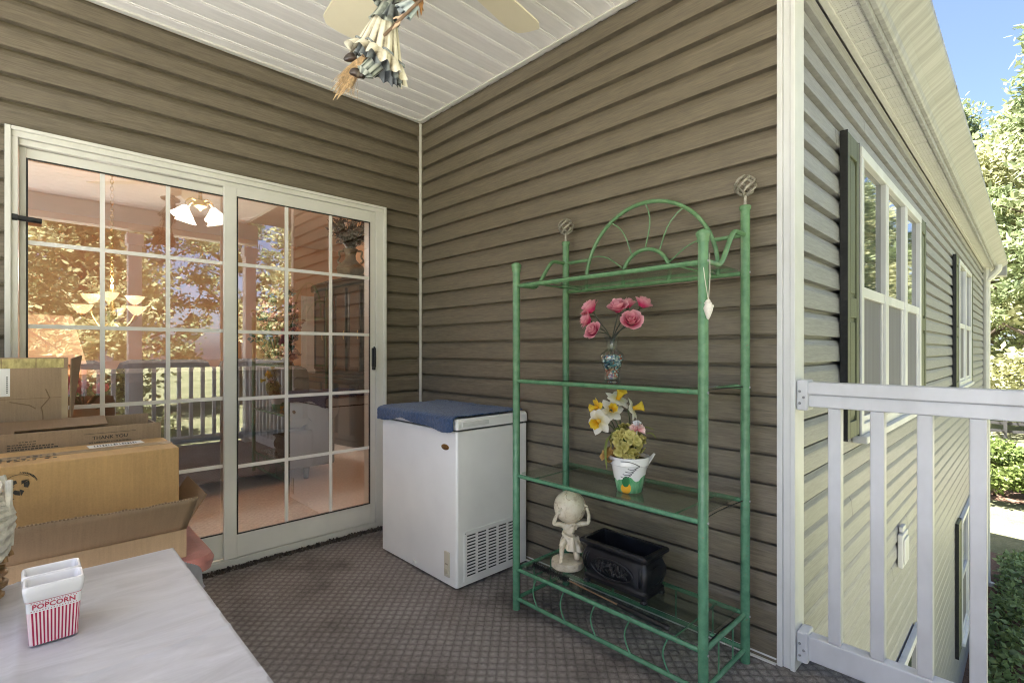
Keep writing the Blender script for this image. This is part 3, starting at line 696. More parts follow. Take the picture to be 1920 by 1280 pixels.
# arch in the back plane
yc, zc = -1.7500, 1.405
def arc(r, n=28): return [L(ex1, yc + r*cos(pi*i/n), zc + r*sin(pi*i/n)) for i in range(n+1)]
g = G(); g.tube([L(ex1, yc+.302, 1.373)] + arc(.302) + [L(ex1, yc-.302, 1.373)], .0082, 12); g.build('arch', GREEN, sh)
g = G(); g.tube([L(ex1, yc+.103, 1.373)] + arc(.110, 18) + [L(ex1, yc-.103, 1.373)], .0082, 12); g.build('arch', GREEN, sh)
for k, a in enumerate((22, 56, 90, 124, 158)):
    a = radians(a); pts = []
    for i in range(7):
        t = i/6; rr = .112 + (.300-.112)*t; aa = a + .10*sin(pi*t)*(1 if a < pi/2 else -1); pts.append(L(ex1, yc - rr*cos(aa), zc + rr*sin(aa)))
    g = G(); g.tube(pts, .0030, 8); g.build('spoke', GREEN, sh)
for y0, y1 in ((ey1-.012, yc+.281), (ey0+.012, yc-.281)):
    g = G(); g.tube([L(ex1, y0, 1.508), L(ex1, y1, 1.508)], .0075, 10); g.build('connector', GREEN, sh)
for y in (ey0, ey1):
    g = G(); g.tube(smooth_path([L(ex0+.012, y, 1.378), L(-.335, y, 1.378), L(-.295, y, 1.380), L(-.262, y, 1.405), L(-.205, y, 1.480), L(-.176, y, 1.504), L(-.14, y, 1.508), L(ex1-.012, y, 1.508)], 6), .0085, 12); g.build('side_arm', GREEN, sh)
for k in range(5):
    y = ey1 - .118 - k*.147; g = G(); b = .020
    g.tube(smooth_path([L(ex0, y, .166), L(ex0, y+.004+b*.5, .135), L(ex0, y+b, .105), L(ex0, y+b*.55, .075), L(ex0, y-.006, .048)], 5), .0030, 8); g.build('spindle', GREEN, sh)
for k in range(5):
    y = ey1 - .118 - k*.147; g = G(); g.tube([L(ex1, y, .166), L(ex1, y, .048)], .0028, 8); g.build('spindle', GREEN, sh)
for y in (ey0, ey1):
    for x in (-.30, -.19):
        g = G(); g.tube([L(x, y, .166), L(x, y, .048)], .0030, 8); g.build('spindle', GREEN, sh)

# ---------------------------------------------------------------- shell pendant
sp = thing('shell_pendant', 'white seashell hanging on a string from the front shelf post', 'ornament', (-.418, -2.168, 1.225))
g = G(); g.tube(smooth_path([(.004, .020, .178), (-.008, .006, .10), (0, -.002, .028)], 5), .0011, 5); g.tube(smooth_path([(.026, .006, .176), (.007, -.004, .10), (.001, -.002, .028)], 5), .0011, 5); g.build('string', mat('twine', (.62, .58, .48), .8), sp)
g = G(); prof = [(0, -.032), (.004, -.028), (.007, -.02), (.011, -.008), (.0145, .004), (.014, .011), (.010, .016), (.0115, .019), (.007, .024), (.0075, .026), (.003, .031), (0, .032)]
g.lathe(prof, (0, -.002, 0), 20, rf=lambda a, z: 1+.18*sin(a*1+z*260)); g.build('shell', mat('sea_shell', (.78, .73, .66), .4, amt=.12, ns=120), sp)

# ---------------------------------------------------------------- glass vase with pebbles and pink roses
TOPZ = lambda z: z + .0138
VZ = TOPZ(.970); V0 = Vector((-.245, -1.700, VZ))
def _vg():
    return glassmat('clear_vase_glass', (.95, .97, .965), 1.5, 1.2, .01)
g = G(); prof = [(0, .001), (.031, .001), (.033, .004), (.032, .012), (.027, .024), (.030, .035), (.040, .060), (.0475, .080), (.0485, .092), (.044, .103), (.030, .113), (.0215, .122), (.021, .136), (.025, .155), (.033, .171)]
g.lathe(prof, (0, 0, 0), 28); g.lathe([(r-.0025 if r > .01 else 0, z+.002) for r, z in prof[:]], (0, 0, 0), 28)
vs_ = tag(g.build('glass_vase', _vg(), loc=V0), 'clear glass vase half full of coloured pebbles on the second glass shelf', 'vase')
cg = G(); r = random.Random(4)
PB = [mat('pebble_blue', (.05, .12, .20), .15, amt=.4, ns=90), mat('pebble_teal', (.10, .26, .28), .15, amt=.4, ns=90), mat('pebble_clear', (.55, .63, .62), .15, amt=.2, ns=90), mat('pebble_red', (.42, .12, .07), .25, amt=.3, ns=90), mat('pebble_peach', (.62, .40, .26), .3, amt=.3, ns=90), mat('pebble_white', (.70, .69, .62), .3, amt=.1, ns=90)]
for k in range(300):
    z = .008 + .088*r.random(); R_ = .025 + (z-.024)*.36 if z > .024 else .026; R_ = min(R_, .043); a = r.uniform(0, 2*pi); q = (R_-.006)*(r.random()**.25)
    low = z < .045; mi = r.choice((3, 4, 4, 5, 3) if low else (0, 1, 0, 2, 1, 2)) if r.random() < .85 else r.randrange(6)
    cg.ball((q*cos(a), q*sin(a), z), r.uniform(.004, .0068), 7, 5, mi, (1, r.uniform(.7, 1), r.uniform(.6, .9)))
tag(cg.build('pebbles', PB, loc=V0), 'blue, teal and red glass pebbles filling the clear vase', 'pebbles', kind='stuff')
def petal_mat(name, c0, c1, tr=.25, p0=.2, p1=.9):
    m, nt, b = newmat(name); uv = nd(nt, 'ShaderNodeAttribute'); uv.attribute_name = 'tip'
    f = mth(nt, 'ADD', uv.outputs['Fac'], mth(nt, 'MULTIPLY', mth(nt, 'SUBTRACT', noi(nt, objco(nt), 70, 3), .5), .35))
    col = ramp(nt, f, [(p0, c0), (p1, c1)]); nt.links.new(col, b.inputs['Base Color']); b.inputs['Roughness'].default_value = .6
    t = nd(nt, 'ShaderNodeBsdfTranslucent'); nt.links.new(col, t.inputs[0]); mx = nd(nt, 'ShaderNodeMixShader'); mx.inputs[0].default_value = tr
    nt.links.new(b.outputs[0], mx.inputs[1]); nt.links.new(t.outputs[0], mx.inputs[2]); nt.links.new(mx.outputs[0], nt.nodes['Material Output'].inputs[0]); return m
class PG(G):
    """petal collector: keeps a per-vertex 'tip' value (0 at the base, 1 at the petal tip)"""
    def __init__(s): super().__init__(); s.t = []
    def petal(s, M, fn, nu=4, nv=5, m=0):
        vs = []; 
        for j in range(nv+1):
            for i in range(nu+1):
                vs.append(M @ Vector(fn(i/nu*2-1, j/nv))); s.t.append(j/nv)
        w = nu+1; s.add(vs, [(j*w+i, j*w+i+1, (j+1)*w+i+1, (j+1)*w+i) for j in range(nv) for i in range(nu)], m, True)
    def fill(s):
        while len(s.t) < len(s.v): s.t.append(0.0)
    def build(s, *a, **k):
        s.fill(); o = super().build(*a, **k); at = o.data.attributes.new('tip', 'FLOAT', 'POINT'); at.data.foreach_set('value', s.t); return o
PINK = petal_mat('pink_petal', (.62, .03, .14), (.86, .46, .52), .25, .30, 1.05)
STEMG = mat('flower_stem', (.055, .075, .03), .6, amt=.3, ns=40)
STEMD = mat('dark_stem', (.035, .040, .028), .6, amt=.3, ns=40)
def rose_geo(seed, size):
    r = random.Random(seed); g = PG()
    for ly, (n, r0, h, flare, wd) in enumerate(((3, .13, .98, -.04, .75), (4, .24, .97, -.02, .75), (5, .34, .92, .05, .76), (6, .43, .82, .14, .80), (6, .52, .64, .34, .80))):
        for k in range(n):
            a = 2*pi*(k + .5*(ly % 2) + r.uniform(-.1, .1))/n; M = Matrix.Rotation(a, 3, 'Z'); hh = h*r.uniform(.9, 1.1); fl = flare*r.uniform(.8, 1.25)
            def f(u, v, r0=r0, hh=hh, fl=fl, wd=wd):
                w = wd*math.sin(min(1, v*1.15+.12)*pi*.62)*(1-.55*max(0, v-.75)/.25*abs(u)); rad = r0*(.35 + .65*math.sin(v*pi/2)) + fl*v**2.2
                an = u*w; ru = (.05*sin(u*7) + .04*sin(u*13+k*2))*v*v*(.4+fl*1.5)
                return (rad*cos(an)*size, rad*sin(an)*1.05*size, (hh*v - .25*fl*v**3 + ru)*size)
            g.petal(M, f, 4, 6)
    return g
def rose(head, d, size, seed, label):
    hd = Vector(head)+Vector((0, 0, 0)); t = thing('rose', label, 'rose', V0, 0, 'pink roses in the glass vase')
    b = hd - V0; M = lookM(d); base = b - M @ Vector((0, 0, .28*size))
    g = rose_geo(seed, size); g.xf(Matrix.Translation(base) @ M.to_4x4()); g.build('bloom', PINK, t)
    r = random.Random(seed); foot = Vector((r.uniform(-.008, .008), r.uniform(-.008, .008), .10))
    s = G(); s.tube(smooth_path([foot, Vector((b.x*.12, b.y*.12, .172)), base.lerp(Vector((b.x*.3, b.y*.3, .19)), .45), base], 6), .0022, 6); s.build('stem', STEMD, t)
    s = G(); s.lathe([(.0, -.016), (.006, -.010), (.010, 0), (.013, .008)], base + M @ Vector((0, 0, .006)), 10, M=M); s.build('calyx', STEMG, t)
for hd, d, sz, sd_, lb in (
    ((-.307, -1.643, 1.262), (-.3, .55, .7), 00.0496, 11, 'pale-edged pink rose, topmost of the three at the left of the vase'),
    ((-.310, -1.631, 1.218), (-.5, .6, .35), 00.0435, 12, 'deep pink rose, middle of the three at the left of the vase'),
    ((-.324, -1.669, 1.174), (-.75, .1, .45), 00.0447, 13, 'drooping pink rose lowest at the left, just beside the vase neck'),
    ((-.265, -1.740, 1.262), (-.45, -.1, .85), 00.0521, 14, 'wide open pink rose at the centre top of the bouquet'),
    ((-.185, -1.729, 1.278), (.1, .2, .95), 00.0435, 15, 'pale pink rose half hidden behind the centre one'),
    ((-.170, -1.790, 1.280), (.35, -.4, .8), 00.0460, 16, 'pale pink rose highest at the right of the bouquet'),
    ((-.235, -1.782, 1.212), (-.65, -.45, .5), 00.0532, 17, 'large open pink rose low at the right of the bouquet')):
    rose(hd, d, sz, sd_, lb)

# ---------------------------------------------------------------- goose planter and its flowers
PZ = TOPZ(.568); P0 = Vector((-.307, -1.819, PZ))
Rv = Vector((.7195, -.6945, 0)); Bv = Vector((-.6945, -.7195, 0)); Zv = Vector((0, 0, 1))
def cv(a, b, c): return Rv*a + Bv*b + Zv*c     # right / towards the porch opening / up
def goose_mat():
    m, nt, b = newmat('glazed_goose'); co = objco(nt); sp = nd(nt, 'ShaderNodeSeparateXYZ'); nt.links.new(co, sp.inputs[0])
    dt = nd(nt, 'ShaderNodeVectorMath', operation='DOT_PRODUCT'); dt.inputs[1].default_value = tuple(Rv); nt.links.new(co, dt.inputs[0]); a = dt.outputs['Value']
    wav = mth(nt, 'ADD', mth(nt, 'MULTIPLY', mth(nt, 'SINE', mth(nt, 'MULTIPLY', a, 95)), .010), mth(nt, 'MULTIPLY', noi(nt, co, 40, 2), .02))
    edge = mth(nt, 'GREATER_THAN', mth(nt, 'ADD', sp.outputs[2], wav), .066)
    gr = ramp(nt, noi(nt, co, 60, 3, .6, (1, 1, .2)), [(.3, (.04, .25, .085)), (.7, (.25, .48, .28))])
    col = mixc(nt, edge, gr, (.76, .75, .71))
    oa = mth(nt, 'ADD', mth(nt, 'POWER', mth(nt, 'DIVIDE', mth(nt, 'ADD', a, .022), .016), 2), mth(nt, 'POWER', mth(nt, 'DIVIDE', mth(nt, 'SUBTRACT', sp.outputs[2], .020), .022), 2))
    ob = mth(nt, 'ADD', mth(nt, 'POWER', mth(nt, 'DIVIDE', mth(nt, 'ADD', a, .024), .012), 2), mth(nt, 'POWER', mth(nt, 'DIVIDE', mth(nt, 'SUBTRACT', sp.outputs[2], .045), .020), 2))
    col = mixc(nt, mth(nt, 'LESS_THAN', oa, 1), col, (.78, .40, .03)); col = mixc(nt, mth(nt, 'LESS_THAN', ob, 1), col, (.03, .17, .06))
    nt.links.new(col, b.inputs['Base Color']); b.inputs['Roughness'].default_value = .15; b.inputs['Coat Weight'].default_value = .4
    return m
gp = thing('goose_planter', 'white goose-shaped ceramic pot with green glazed base on the third shelf', 'planter', P0)
g = G(); g.lathe([(0, .001), (.045, .001), (.0475, .004), (.058, .060), (.066, .098), (.0665, .100), (.071, .102), (.0735, .128), (.0725, .131), (.068, .131), (.066, .12), (.045, .03), (0, .03)], (0, 0, 0), 40)
g.build('pot', goose_mat(), gp)
GLZ = mat('white_glaze', (.76, .75, .72), .15, amt=.04)
g = G(); g.loops([[tuple(cv(.064+.030*t**1.2 + .0, 0, .092+.045*t) + cv(.0, 1, 0)*(.017*(1-.35*t)*cos(2*pi*j/12)) + cv(.3, 0, .9)*(.020*math.sin(pi*min(1, t*.8+.2))**.6*sin(2*pi*j/12))) for j in range(12)] for t in [i/7 for i in range(8)]], cap0=True, cap1=True); g.build('tail', GLZ, gp, subsurf=1)
g = G(); INK = mat('painted_line', (.06, .05, .06), .4)
def onpot(ang, z, off=.0008):
    r_ = .0475 + (z-.004)*(.0665-.0475)/.096 if z < .1 else .0715 + (z-.102)*.08; r_ += off
    return Rv*(r_*sin(ang)) + Bv*(r_*cos(ang)) + Zv*z
g.tube([onpot(-.65+.94*t, .120-.015*t+.007*sin(pi*t), .001) for t in [i/14 for i in range(15)]], .0013, 6)
for k in range(4):
    g.tube([onpot(.29-.13*k-(.60+.02*k)*t, .104-.0105*k-.010*t-.007*sin(pi*t), .001) for t in [i/12 for i in range(13)]], .0011, 6)
g.build('wing_line', INK, gp)
g = G(); g.lathe([(0, .118), (.067, .118)], (0, 0, 0), 24); g.build('moss', mat('dry_moss', (.12, .10, .03), .95, amt=.5, ns=90, bs=1, bn=200), gp)
DW = petal_mat('daffodil_petal', (.70, .62, .25), (.80, .78, .70), .3, .0, .5)
DY = petal_mat('daffodil_yellow', (.75, .42, .015), (.80, .60, .06), .3, .1, .9)
LFG = petal_mat('long_leaf', (.07, .13, .02), (.22, .25, .05), .3)
def daffodil(head, d, s, allyellow, label, seed):
    t = thing('daffodil', label, 'daffodil', P0, 0, 'silk daffodils in the goose pot'); r = random.Random(seed)
    b = Vector(head) - P0; M = lookM(d, (.2, .1, 1)); X = Matrix.Translation(b) @ M.to_4x4()
    g = PG()
    for k in range(6):
        Mk = Matrix.Rotation(2*pi*k/6 + .2, 3, 'Z'); bend = r.uniform(-.25, .35)
        def f(u, v, bend=bend): return ((.10 + .92*v)*s, u*.36*s*math.sin(min(1, v*.9+.12)*pi)**.7, (bend*v*v + .10*(1-abs(u))*sin(pi*v) - .05 + .02*k % .03)*s)
        g.petal(Mk, f, 4, 6)
    g.xf(X); g.build('petals', DY if allyellow else DW, t)
    g = PG(); n = 20
    for j in range(8):
        v = j/7
        for i in range(n):
            a = 2*pi*i/n; rr = (.15 + .22*v**1.6)*(1 + (.13*sin(a*7) if v > .75 else 0)); g.v.append((rr*cos(a)*s, rr*sin(a)*s, .78*v*s)); g.t.append(v)
    for j in range(7):
        for i in range(n): g.f.append((j*n+i, j*n+(i+1) % n, (j+1)*n+(i+1) % n, (j+1)*n+i)); g.m.append(0); g.s.append(True)
    g.xf(X); g.build('trumpet', DY, t)
    g = G(); foot = Vector((r.uniform(-.02, .02), r.uniform(-.02, .02), .115)); bk = b - M @ Vector((0, 0, .15*s))
    g.tube(smooth_path([foot, foot.lerp(bk, .5) + Vector((0, 0, .03)), bk - Vector(d).normalized()*.012 + Vector((0, 0, .004)), b - M @ Vector((0, 0, .02*s))], 6), .0022, 6); g.build('stem', STEMG, t)
daffodil((-.412, -1.752, .892), (-.75, .5, -.05), 0.0381, True, 'small all-yellow daffodil at the upper left of the goose pot', 1)
daffodil((-.430, -1.772, .846), (-.85, -.15, -.15), 0.0515, False, 'white daffodil with large yellow trumpet lowest at the left', 2)
daffodil((-.352, -1.800, .922), (-.1, -.5, .8), 0.0515, False, 'white daffodil with yellow trumpet at the top of the bunch', 3)
daffodil((-.330, -1.850, .890), (.35, -.75, .25), 0.0470, False, 'white and yellow daffodil facing right above the greenery', 4)
daffodil((-.372, -1.783, .880), (-.6, -.7, .4), 0.0470, False, 'white daffodil in the middle of the bunch', 5)
# hydrangea greenery
HY = petal_mat('hydrangea_floret', (.34, .30, .05), (.72, .64, .24), .3, 0, .9); HB = petal_mat('dried_bract', (.33, .17, .04), (.58, .38, .14), .3)
def bunch(name, label, cat, c, rad, n, mt, seed, s0, sc=(1, 1, .8)):
    t = thing(name, label, cat, P0); r = random.Random(seed); g = PG()
    for k in range(n):
        d = Vector((r.gauss(0, 1), r.gauss(0, 1), r.gauss(.2, 1))).normalized(); p = Vector(c) - P0 + Vector((d.x*rad*sc[0], d.y*rad*sc[1], d.z*rad*sc[2]))*r.uniform(.6, 1); s = s0*r.uniform(.7, 1.2); M = lookM(d + Vector((r.uniform(-.4, .4), r.uniform(-.4, .4), r.uniform(-.4, .4))), (r.random(), r.random(), 1))
        for q in range(4):
            Mk = M @ Matrix.Rotation(pi*q/2, 3, 'Z'); g.petal(Matrix.Translation(p) @ Mk.to_4x4(), lambda u, v: ((.05+.95*v)*s, u*.55*s*sin(min(1, v*.85+.15)*pi)**.6, .25*s*v*v), 2, 3)
    g.build('florets', mt, t)
    q = G()
    for k in range(9):
        a = r.uniform(0, 6.28); q.tube([(.02*cos(a), .02*sin(a), .112), Vector(c) - P0 + Vector((cos(a)*rad*.5, sin(a)*rad*.5, -.01))], .0015, 5)
    q.build('stem', STEMG, t); return t
PG.petal_orig = PG.petal
def _petal(s, M, fn, nu=4, nv=5, m=0):
    return PG.petal_orig(s, M, fn, nu, nv, m)
bunch('hydrangea', 'yellow green hydrangea florets filling the goose pot', 'hydrangea', (-.345, -1.835, .770), .066, 130, HY, 21, .0165, (1, 1, 1.0))
bunch('dried_flowers', 'tan and amber dried blossoms spilling over the left rim of the goose pot', 'dried flowers', (-.352, -1.795, .715), .05, 34, HB, 22, .018, (1.1, 1.1, .5))
t = thing('long_leaves', 'long arching green leaves drooping over the left side of the goose pot', 'leaves', P0)
for k, pts in enumerate(([(.0, 0, .12), (-.05, .02, .19), (-.082, .03, .205), (-.095, .035, .155), (-.090, .04, .085)], [(.0, 0, .12), (-.03, .03, .21), (-.06, .04, .235), (-.085, .045, .20)], [(0, 0, .12), (.04, .01, .20), (.075, .02, .215), (.095, .02, .195)], [(0, 0, .12), (.03, -.03, .19), (.06, -.03, .23), (.10, -.02, .22)])):
    g = PG(); P = smooth_path([cv(*p) for p in pts], 5); wd = (.011, .008, .004, .004)[k]
    def f(u, v, P=P, wd=wd):
        i = min(len(P)-1, int(round(v*(len(P)-1)))); return P[i] + cv(.5, .3, .6)*(u*wd*math.sin(min(1, v*.88+.12)*pi)**.6)
    g.petal(Matrix.Identity(4), f, 2, len(P)-1); g.build('leaf', LFG, t)
t = thing('carnation_pick', 'pink and white ruffled carnation on a white stick in the goose pot', 'flower pick', P0)
c = Vector((-.352, -1.880, .815)) - P0
g = PG(); r = random.Random(31); CP = petal_mat('carnation_petal', (.70, .18, .22), (.84, .62, .58), .2, .1, .9)
for k in range(22):
    a = r.uniform(0, 6.28); tl = r.uniform(.35, 1.5); M = Matrix.Rotation(a, 3, 'Z') @ Matrix.Rotation(tl, 3, 'Y')
    g.petal(Matrix.Translation(c) @ M.to_4x4(), lambda u, v: (u*.014*v + .0, .003*sin(u*9)*v, .028*v), 4, 4)
g.build('ruffle', CP, t)
g = PG()
for k in range(14):
    a = r.uniform(0, 6.28); tl = r.uniform(.1, .8); M = Matrix.Rotation(a, 3, 'Z') @ Matrix.Rotation(tl, 3, 'Y')
    g.petal(Matrix.Translation(c + Vector((0, 0, .014))) @ M.to_4x4(), lambda u, v: (u*.009*v, .002*sin(u*9)*v, .022*v), 3, 3)
g.build('white_tuft', petal_mat('white_tuft', (.70, .74, .78), (.80, .82, .84), .2), t)
g = G(); g.tube([cv(.006, .02, .118), c], .0016, 6); g.build('stick', INWHITE, t)

# ---------------------------------------------------------------- Atlas statuette
IV = None
def ivory():
    m, nt, b = newmat('antiqued_ivory'); co = objco(nt)
    f = noi(nt, co, 45, 6, .7, None, .6); v = nd(nt, 'ShaderNodeTexVoronoi', feature='DISTANCE_TO_EDGE'); v.inputs['Scale'].default_value = 24; nt.links.new(co, v.inputs['Vector'])
    col = ramp(nt, f, [(.30, (.46, .36, .23)), (.46, (.70, .61, .46)), (.68, (.76, .69, .56))])
    nt.links.new(col, b.inputs['Base Color']); b.inputs['Roughness'].default_value = .32; bump(nt, f, b, .10, .003); return m
IV = ivory()
S0 = Vector((-.258, -1.4825, TOPZ(.170)))
st = thing('statuette', 'ivory kneeling man holding a globe on his shoulders, on the bottom shelf', 'statuette', S0)
g = G(); g.lathe([(0, .0005), (.064, .0005), (.068, .004), (.068, .024), (.066, .029), (.060, .031), (0, .031)], (0, 0, 0), 44); g.build('base', IV, st)
gc = cv(.010, -.004, .252)
g = G(); g.ball(gc, .068, 36, 24); gl = g.build('globe', IV, st)
rel = G(); r = random.Random(6)                                   # raised land masses on the globe
for k in range(7):
    d0 = Vector((r.gauss(0, 1), r.gauss(0, 1), r.gauss(0, .8))).normalized(); u = d0.orthogonal().normalized(); w_ = d0.cross(u); pts = []
    for j in range(22):
        a = 2*pi*j/22; q = r.uniform(.28, .52); pts.append(gc + (d0 + u*q*cos(a) + w_*q*sin(a)*.8).normalized()*.0682)
    rel.tube(pts, .0011, 5, closed=True)
rel.build('land_outline', mat('antique_brown', (.40, .29, .18), .5, amt=.3, ns=90), gl)
def skin_figure(name, mt, parent, J, E, root, sub=2, loc=(0, 0, 0)):
    names = list(J); me = bpy.data.meshes.new(name); me.from_pydata([J[k][0] for k in names], [(names.index(a), names.index(b)) for a, b in E], []); o = bpy.data.objects.new(name, me); COL.objects.link(o)
    md = o.modifiers.new('k', 'SKIN'); md.use_smooth_shade = True; md.branch_smoothing = .6
    for i, k in enumerate(names):
        rr = J[k][1]; o.data.skin_vertices[0].data[i].radius = (rr, rr) if not isinstance(rr, tuple) else rr
        o.data.skin_vertices[0].data[i].use_root = (k == root)
    q = o.modifiers.new('s', 'SUBSURF'); q.levels = sub; q.render_levels = sub
    dg = bpy.context.evaluated_depsgraph_get(); m2 = bpy.data.meshes.new_from_object(o.evaluated_get(dg)); bpy.data.objects.remove(o)
    m2.materials.clear(); m2.materials.append(mt); n = bpy.data.objects.new(name, m2); COL.objects.link(n); n.location = loc
    for p in m2.polygons: p.use_smooth = True
    if parent: n.parent = parent
    return n
J = {'pel': (cv(.010, -.004, .120), (.021, .018)), 'waist': (cv(.008, 0, .140), (.019, .016)), 'chest': (cv(.008, .008, .166), (.026, .019)), 'neck': (cv(.012, .020, .178), .011),
     'head': (cv(.018, .030, .172), (.0150, .0155)), 'crown': (cv(.020, .036, .182), .010),
     'sl': (cv(-.019, .010, .180), .0125), 'el': (cv(-.062, .020, .188), .0098), 'wl': (cv(-.050, .034, .226), .0068), 'hl': (cv(-.036, .046, .248), .0082),
     'sr': (cv(.040, .008, .181), .0125), 'er': (cv(.087, .014, .188), .0098), 'wr': (cv(.088, .020, .226), .0068), 'hr': (cv(.076, .030, .260), .0080),
     'hipl': (cv(-.006, .004, .112), .0165), 'kl': (cv(-.026, .040, .112), .0142), 'al': (cv(-.030, .038, .054), .0084), 'fl': (cv(-.034, .064, .039), .0084),
     'hipr': (cv(.026, -.002, .110), .0165), 'kr': (cv(.038, .036, .046), .0140), 'ar': (cv(.040, -.020, .042), .0085), 'fr': (cv(.040, -.038, .040), .008)}
E = [('pel', 'waist'), ('waist', 'chest'), ('chest', 'neck'), ('neck', 'head'), ('head', 'crown'), ('chest', 'sl'), ('sl', 'el'), ('el', 'wl'), ('wl', 'hl'), ('chest', 'sr'), ('sr', 'er'), ('er', 'wr'), ('wr', 'hr'), ('pel', 'hipl'), ('hipl', 'kl'), ('kl', 'al'), ('al', 'fl'), ('pel', 'hipr'), ('hipr', 'kr'), ('kr', 'ar'), ('ar', 'fr')]
body = skin_figure('figure', IV, st, J, E, 'pel')
hd = G(); r = random.Random(2)
for k in range(60):
    d = Vector((r.gauss(0, 1), r.gauss(0, 1), r.gauss(.5, 1))).normalized()
    if d.dot(cv(0, 1, 0)) > .35 and d.z < .3: continue
    hd.ball(cv(.019, .031, .178) + d*.0155, r.uniform(.0032, .005), 7, 5)
hd.build('curly_hair', IV, st)
for (hx_, sgn) in (('hl', 1), ('hr', -1)):
    fg = G()
    p = J[hx_][0]
    dirc = (gc + Vector((0, 0, .02)) - p)
    for k in range(4):
        a = p + cv(.0025*(k-1.5)*1.2, .001, .003); n_ = (a + cv(sgn*.006, .0, .012 - .001*abs(k-1.5)) - gc).normalized()
        fg.tube([a, gc + n_*.0705], [.0030, .0022], 6)
    fg.build('fingers', IV, st)
fc = G(); fp = cv(.019, .0425, .172); fc.ball(fp + cv(0, .003, -.001), .0028, 8, 6, sc=(.8, .9, 1.2)); fc.ball(fp + cv(0, -.002, -.011), .0062, 10, 8)
fc.build('bearded_face', IV, st)
dr = G()
def drape(u, v):
    a = -2.5 + 5.0*u; f = 1 + .09*sin(a*6 + v*3) + .05*sin(a*11); rx = (.031 + .020*v)*f; rb = (.027 + .026*v)*f
    return cv(.012 + rx*sin(a)*1.0 + .004*v, .002 + rb*cos(a), .132 - .050*v - .010*v*sin(a*1.0))
dr.grid(drape, 70, 12); dr.build('loincloth', IV, st)
sash_ = G(); sash_.tube(smooth_path([cv(.034, .004, .118), cv(.010, .024, .128), cv(-.018, .014, .140), cv(-.014, -.01, .145)], 6), [.0065]*19, 8); sash_.build('sash_roll', IV, st)

# ---------------------------------------------------------------- black jardiniere
BK = None
def blackpot():
    m, nt, b = newmat('black_cast_resin'); co = objco(nt); f = noi(nt, co, 16, 6, .75)
    col = ramp(nt, f, [(.5, (.0065, .0065, .0085)), (.62, (.014, .015, .022)), (.78, (.06, .065, .085))]); nt.links.new(col, b.inputs['Base Color'])
    nt.links.new(ramp(nt, f, [(.4, (.28,)*3), (.7, (.6,)*3)]), b.inputs['Roughness']); bump(nt, f, b, .2, .004); return m
BK = blackpot()
J0 = Vector((-.246, -1.752, TOPZ(.170)))
jd = thing('jardiniere', 'black rectangular footed planter with oval floral relief on the bottom shelf', 'planter', J0)
W, D_ = .150, .292
prof = [(.018, .93, .0), (.030, .93, .0), (.034, .86, .0), (.040, .84, .0), (.050, .89, 0), (.070, .98, 0), (.090, 1.01, 0), (.108, .99, 0), (.124, .91, 0), (.134, .86, 0), (.142, .86, 0), (.146, .90, 0), (.152, .93, 0)]
g = G(); lp = [rrect(W*s - (0), D_ - W*(1-s), .012, z) for z, s, _ in prof]
g.loops(lp, cap0=True); g.build('body', BK, jd)
g = G(); g.loops([rrect(W*.93, D_-.010, .006, .1525), rrect(W+.014, D_+.010, .004, .158), rrect(W+.016, D_+.012, .004, .168), rrect(W+.006, D_+.002, .004, .1735), rrect(W-.022, D_-.028, .004, .1735), rrect(W-.024, D_-.03, .004, .165), rrect(W-.030, D_-.036, .004, .06)], smooth=False, cap1=True); g.build('rim', BK, jd, bevel=.0015)
for sx in (-1, 1):
    for sy in (-1, 1):
        g = G(); c = (sx*.060, sy*.128, 0)
        g.lathe([(0, .0005), (.012, .0005), (.014, .005), (.011, .012), (.013, .0178), (.0, .0178)], c, 12)
        for q in range(3): g.ball((c[0]+sx*.010, c[1]+sy*(.006-.006*q), .004), .0045, 8, 6)
        g.build('claw_foot', BK, jd)
xf_ = -W*.505
g = G(); g.tube([(xf_-.004-.003*0, .092*cos(a), .088+.036*sin(a)) for a in [2*pi*i/40 for i in range(40)]], .0030, 6, closed=True)
ov = g.build('oval_moulding', BK, jd)
g = G(); r = random.Random(12)
for k in range(75):
    a = r.uniform(0, 6.28); q = r.random()**.5; y = .080*q*cos(a); z = .088+.027*q*sin(a)
    g.ball((xf_-.003-.003*r.random(), y, z), r.uniform(.004, .008), 8, 5, sc=(.55, r.uniform(.5, 1.2), r.uniform(.5, 1.1)))
for k in range(8):
    y0 = -.07+.02*k; g.tube(smooth_path([(xf_-.007, y0, .070), (xf_-.009, y0+.01, .09), (xf_-.007, y0-.004, .108)], 4), .0018, 5)
g.build('floral_relief', mat('rubbed_black', (.018, .018, .02), .38, amt=.5, ns=120), ov)
for sy in (-1, 1):
    for k, off in enumerate((0, .010)):
        g = G(); g.tube(smooth_path([(xf_+.019, sy*(.118-off), .045), (xf_+.002, sy*(.124-off), .065), (xf_-.003, sy*(.127-off), .088), (xf_+.002, sy*(.124-off), .112), (xf_+.014, sy*(.118-off), .130)], 5), .003, 6); g.build('corner_bead', BK, jd)
g = G(); g.tube([(.05*cos(a), -D_/2+.003, .088+.034*sin(a)) for a in [2*pi*i/30 for i in range(30)]], .0025, 6, closed=True); g.build('end_moulding', BK, jd)

